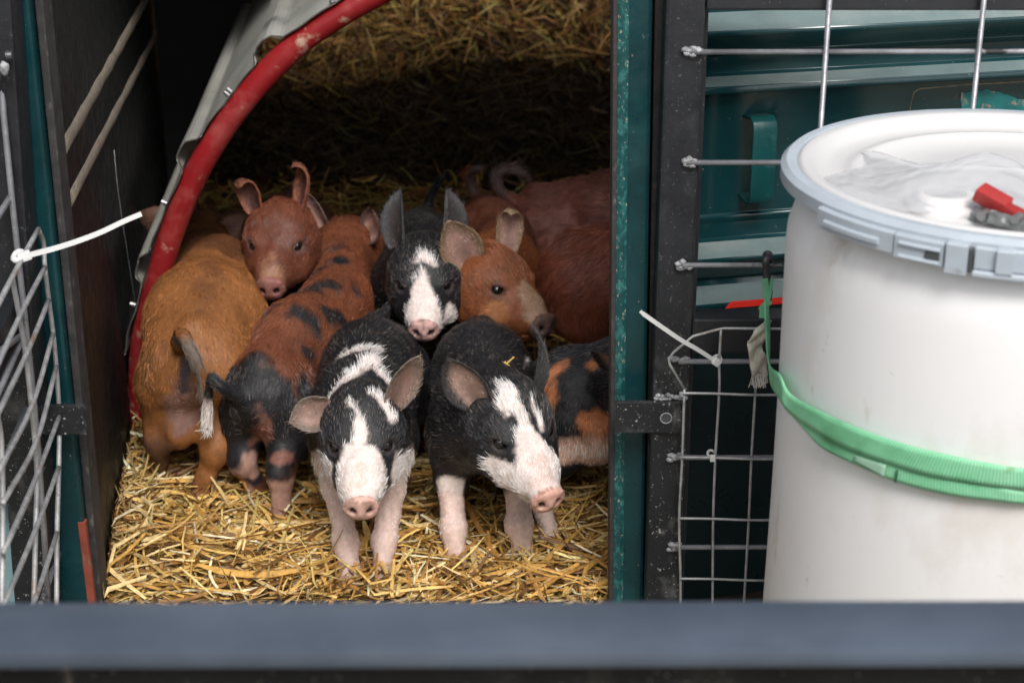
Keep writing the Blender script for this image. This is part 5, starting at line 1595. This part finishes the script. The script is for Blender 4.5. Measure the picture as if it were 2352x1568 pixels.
def stalks(name, n, xr, yr, zfun, lr, wr_, seed, lift=0.10, label='', pal=0, hist=0.03, curl=0.5, bright=1.0, up=0.0):
    rs = np.random.RandomState(seed)
    S = 5                                   # cross-sections along a stalk
    x = rs.uniform(xr[0], xr[1], n); y = rs.uniform(yr[0], yr[1], n)
    z = zfun(x, y) + rs.rand(n) ** 1.3 * hist
    L = rs.uniform(lr[0], lr[1], n) * np.where(rs.rand(n) < 0.12, 1.5, 1.0)
    W = rs.uniform(wr_[0], wr_[1], n) * np.where(rs.rand(n) < 0.10, 1.7, 1.0)
    az = rs.rand(n) * 2 * np.pi
    el = rs.randn(n) * lift
    st = rs.rand(n) < up
    el = np.where(st, rs.uniform(0.4, 1.1, n), el)
    d = np.stack([np.cos(az) * np.cos(el), np.sin(az) * np.cos(el), np.sin(el)], 1)
    side = np.cross(d, [0, 0, 1.0]); side /= np.linalg.norm(side, axis=1)[:, None] + 1e-9
    nrm = np.cross(side, d)
    roll = rs.randn(n) * 0.7
    s2 = side * np.cos(roll)[:, None] + nrm * np.sin(roll)[:, None]
    n2 = -side * np.sin(roll)[:, None] + nrm * np.cos(roll)[:, None]
    bend = rs.randn(n) * curl; kink = (rs.rand(n) < 0.25) * rs.randn(n) * 0.9; kp = rs.randint(1, S - 1, n)
    t = np.linspace(-0.5, 0.5, S)
    P = np.zeros((n, S, 3)); ang = np.zeros((n, S))
    for k in range(S):
        ang[:, k] = bend * t[k] * 1.2 + kink * (k > kp)
    cen = np.zeros((n, S, 3))
    for k in range(1, S):
        a = (ang[:, k] + ang[:, k - 1]) / 2
        cen[:, k] = cen[:, k - 1] + (d * np.cos(a)[:, None] + s2 * np.sin(a)[:, None]) * (L / (S - 1))[:, None]
    cen -= cen[:, S // 2:S // 2 + 1]
    cen += np.stack([x, y, z], 1)[:, None, :]
    prof = np.array([0.75, 1.0, 1.0, 0.95, 0.55])
    V = np.zeros((n, S, 3, 3))
    fold = rs.uniform(0.15, 0.5, n)
    for k in range(S):
        a = ang[:, k]
        w = W * prof[k] * (1 + 0.15 * rs.randn(n))
        sd = s2 * np.cos(a)[:, None] - d * np.sin(a)[:, None]
        V[:, k, 0] = cen[:, k] - sd * w[:, None] / 2
        V[:, k, 1] = cen[:, k] + n2 * (w * fold)[:, None] 
        V[:, k, 2] = cen[:, k] + sd * w[:, None] / 2
    V[..., 1] = np.clip(V[..., 1], -0.012, 2.70)
    V[..., 0] = np.clip(V[..., 0], -0.493 - 0.13 * V[..., 1], 1.19)
    V[..., 0] = np.where(V[..., 1] < 0.10, np.minimum(V[..., 0], 0.120 + 0.4 * np.clip(V[..., 1], 0, 1)), V[..., 0])
    base = np.arange(n)[:, None, None] * (S * 3)
    F = []
    for k in range(S - 1):
        for j in range(2):
            F.append(np.stack([base[:, 0, 0] + k * 3 + j, base[:, 0, 0] + k * 3 + j + 1, base[:, 0, 0] + (k + 1) * 3 + j + 1, base[:, 0, 0] + (k + 1) * 3 + j], 1))
    F = np.stack(F, 1).reshape(-1, 4)
    me = np_mesh(name, V.reshape(-1, 3), F, 4, M['straw'])
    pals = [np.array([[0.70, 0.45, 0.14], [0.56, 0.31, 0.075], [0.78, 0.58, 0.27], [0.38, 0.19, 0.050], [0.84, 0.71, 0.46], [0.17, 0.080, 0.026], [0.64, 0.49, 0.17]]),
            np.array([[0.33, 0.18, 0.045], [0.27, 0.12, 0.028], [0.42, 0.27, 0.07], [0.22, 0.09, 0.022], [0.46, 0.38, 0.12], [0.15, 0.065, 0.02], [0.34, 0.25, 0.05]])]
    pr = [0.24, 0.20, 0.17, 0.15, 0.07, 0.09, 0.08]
    ci = rs.choice(7, n, p=pr)
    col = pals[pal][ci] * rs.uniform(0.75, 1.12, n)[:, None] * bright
    # stalks low in the bed are darkened: shade of the gaps painted in
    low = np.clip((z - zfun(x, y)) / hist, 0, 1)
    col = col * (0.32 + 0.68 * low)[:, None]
    cv = np.ones((n, S * 3, 4), np.float32)
    grad = 1 + 0.12 * rs.randn(n, S)
    cv[..., :3] = np.clip(col[:, None, :] * np.repeat(grad, 3, axis=1)[..., None], 0, 1)
    at_ = me.color_attributes.new('col', 'FLOAT_COLOR', 'POINT')
    at_.data.foreach_set('color', cv.reshape(-1))
    me.shade_smooth()
    o = link(bpy.data.objects.new(name, me))
    tag(o, label, 'straw', kind='stuff')
    return o
stalks('loose_straw', 11500, (-0.56, 0.20), (-0.005, 0.62), ground_h, (0.025, 0.095), (0.0018, 0.0050), 11, 0.22,
       'golden loose straw strewn in the trailer doorway around the trotters', hist=0.030, up=0.02, bright=1.28)
stalks('long_straw', 1500, (-0.50, 0.14), (0.0, 0.40), ground_h, (0.07, 0.15), (0.0030, 0.0054), 12, 0.12,
       'longer pale straw stalks lying on top in the doorway', hist=0.038, curl=0.35, up=0.015, bright=1.22)
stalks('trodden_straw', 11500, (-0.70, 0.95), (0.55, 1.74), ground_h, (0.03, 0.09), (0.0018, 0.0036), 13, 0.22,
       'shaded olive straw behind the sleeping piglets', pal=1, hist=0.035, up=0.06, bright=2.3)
stalks('shaded_straw', 6500, (-0.70, 1.05), (1.72, 2.02), ground_h, (0.03, 0.09), (0.0018, 0.0036), 16, 0.4,
       'straw at the foot of the heap inside the shelter, shade put into its dark colour', pal=1, hist=0.04, up=0.08, bright=0.34)  # shade at the foot of the heap painted in as darker stalks
stalks('lit_straw_heap', 12000, (-0.80, 1.10), (2.00, 2.62), ground_h, (0.04, 0.12), (0.0018, 0.0040), 14, 0.5,
       'tangled straw on top of the heap at the back of the shelter, light put into its colour', pal=1, hist=0.05, up=0.15, bright=1.3)  # light on the heap top painted in as brighter stalks
# a scatter of tall stalks pushed up against the left wall
stalks('wall_straw', 70, (-0.54, -0.47), (0.10, 0.46), ground_h, (0.06, 0.12), (0.002, 0.004), 15, 0.3,
       'straw stalks standing up against the black wall', hist=0.03, up=0.8)

# a wisp of straw caught on a back
wp = at(1162, 836, 0.172)
wisp = thing('straw_wisp', 'tiny straw wisp stuck on the back of the front right black piglet', 'straw', tuple(wp))
for d_, l_ in (((0.6, 0.1, 0.55), 0.020), ((-0.8, 0.1, 0.35), 0.016), ((0.2, -0.2, -0.5), 0.012)):
    d_ = Vector(d_).normalized()
    o = MB().prism(-d_ * l_ * 0.3, d_ * l_ * 0.7, 0.0022, 0.0008).build('stalk', M['wisp'], wisp)
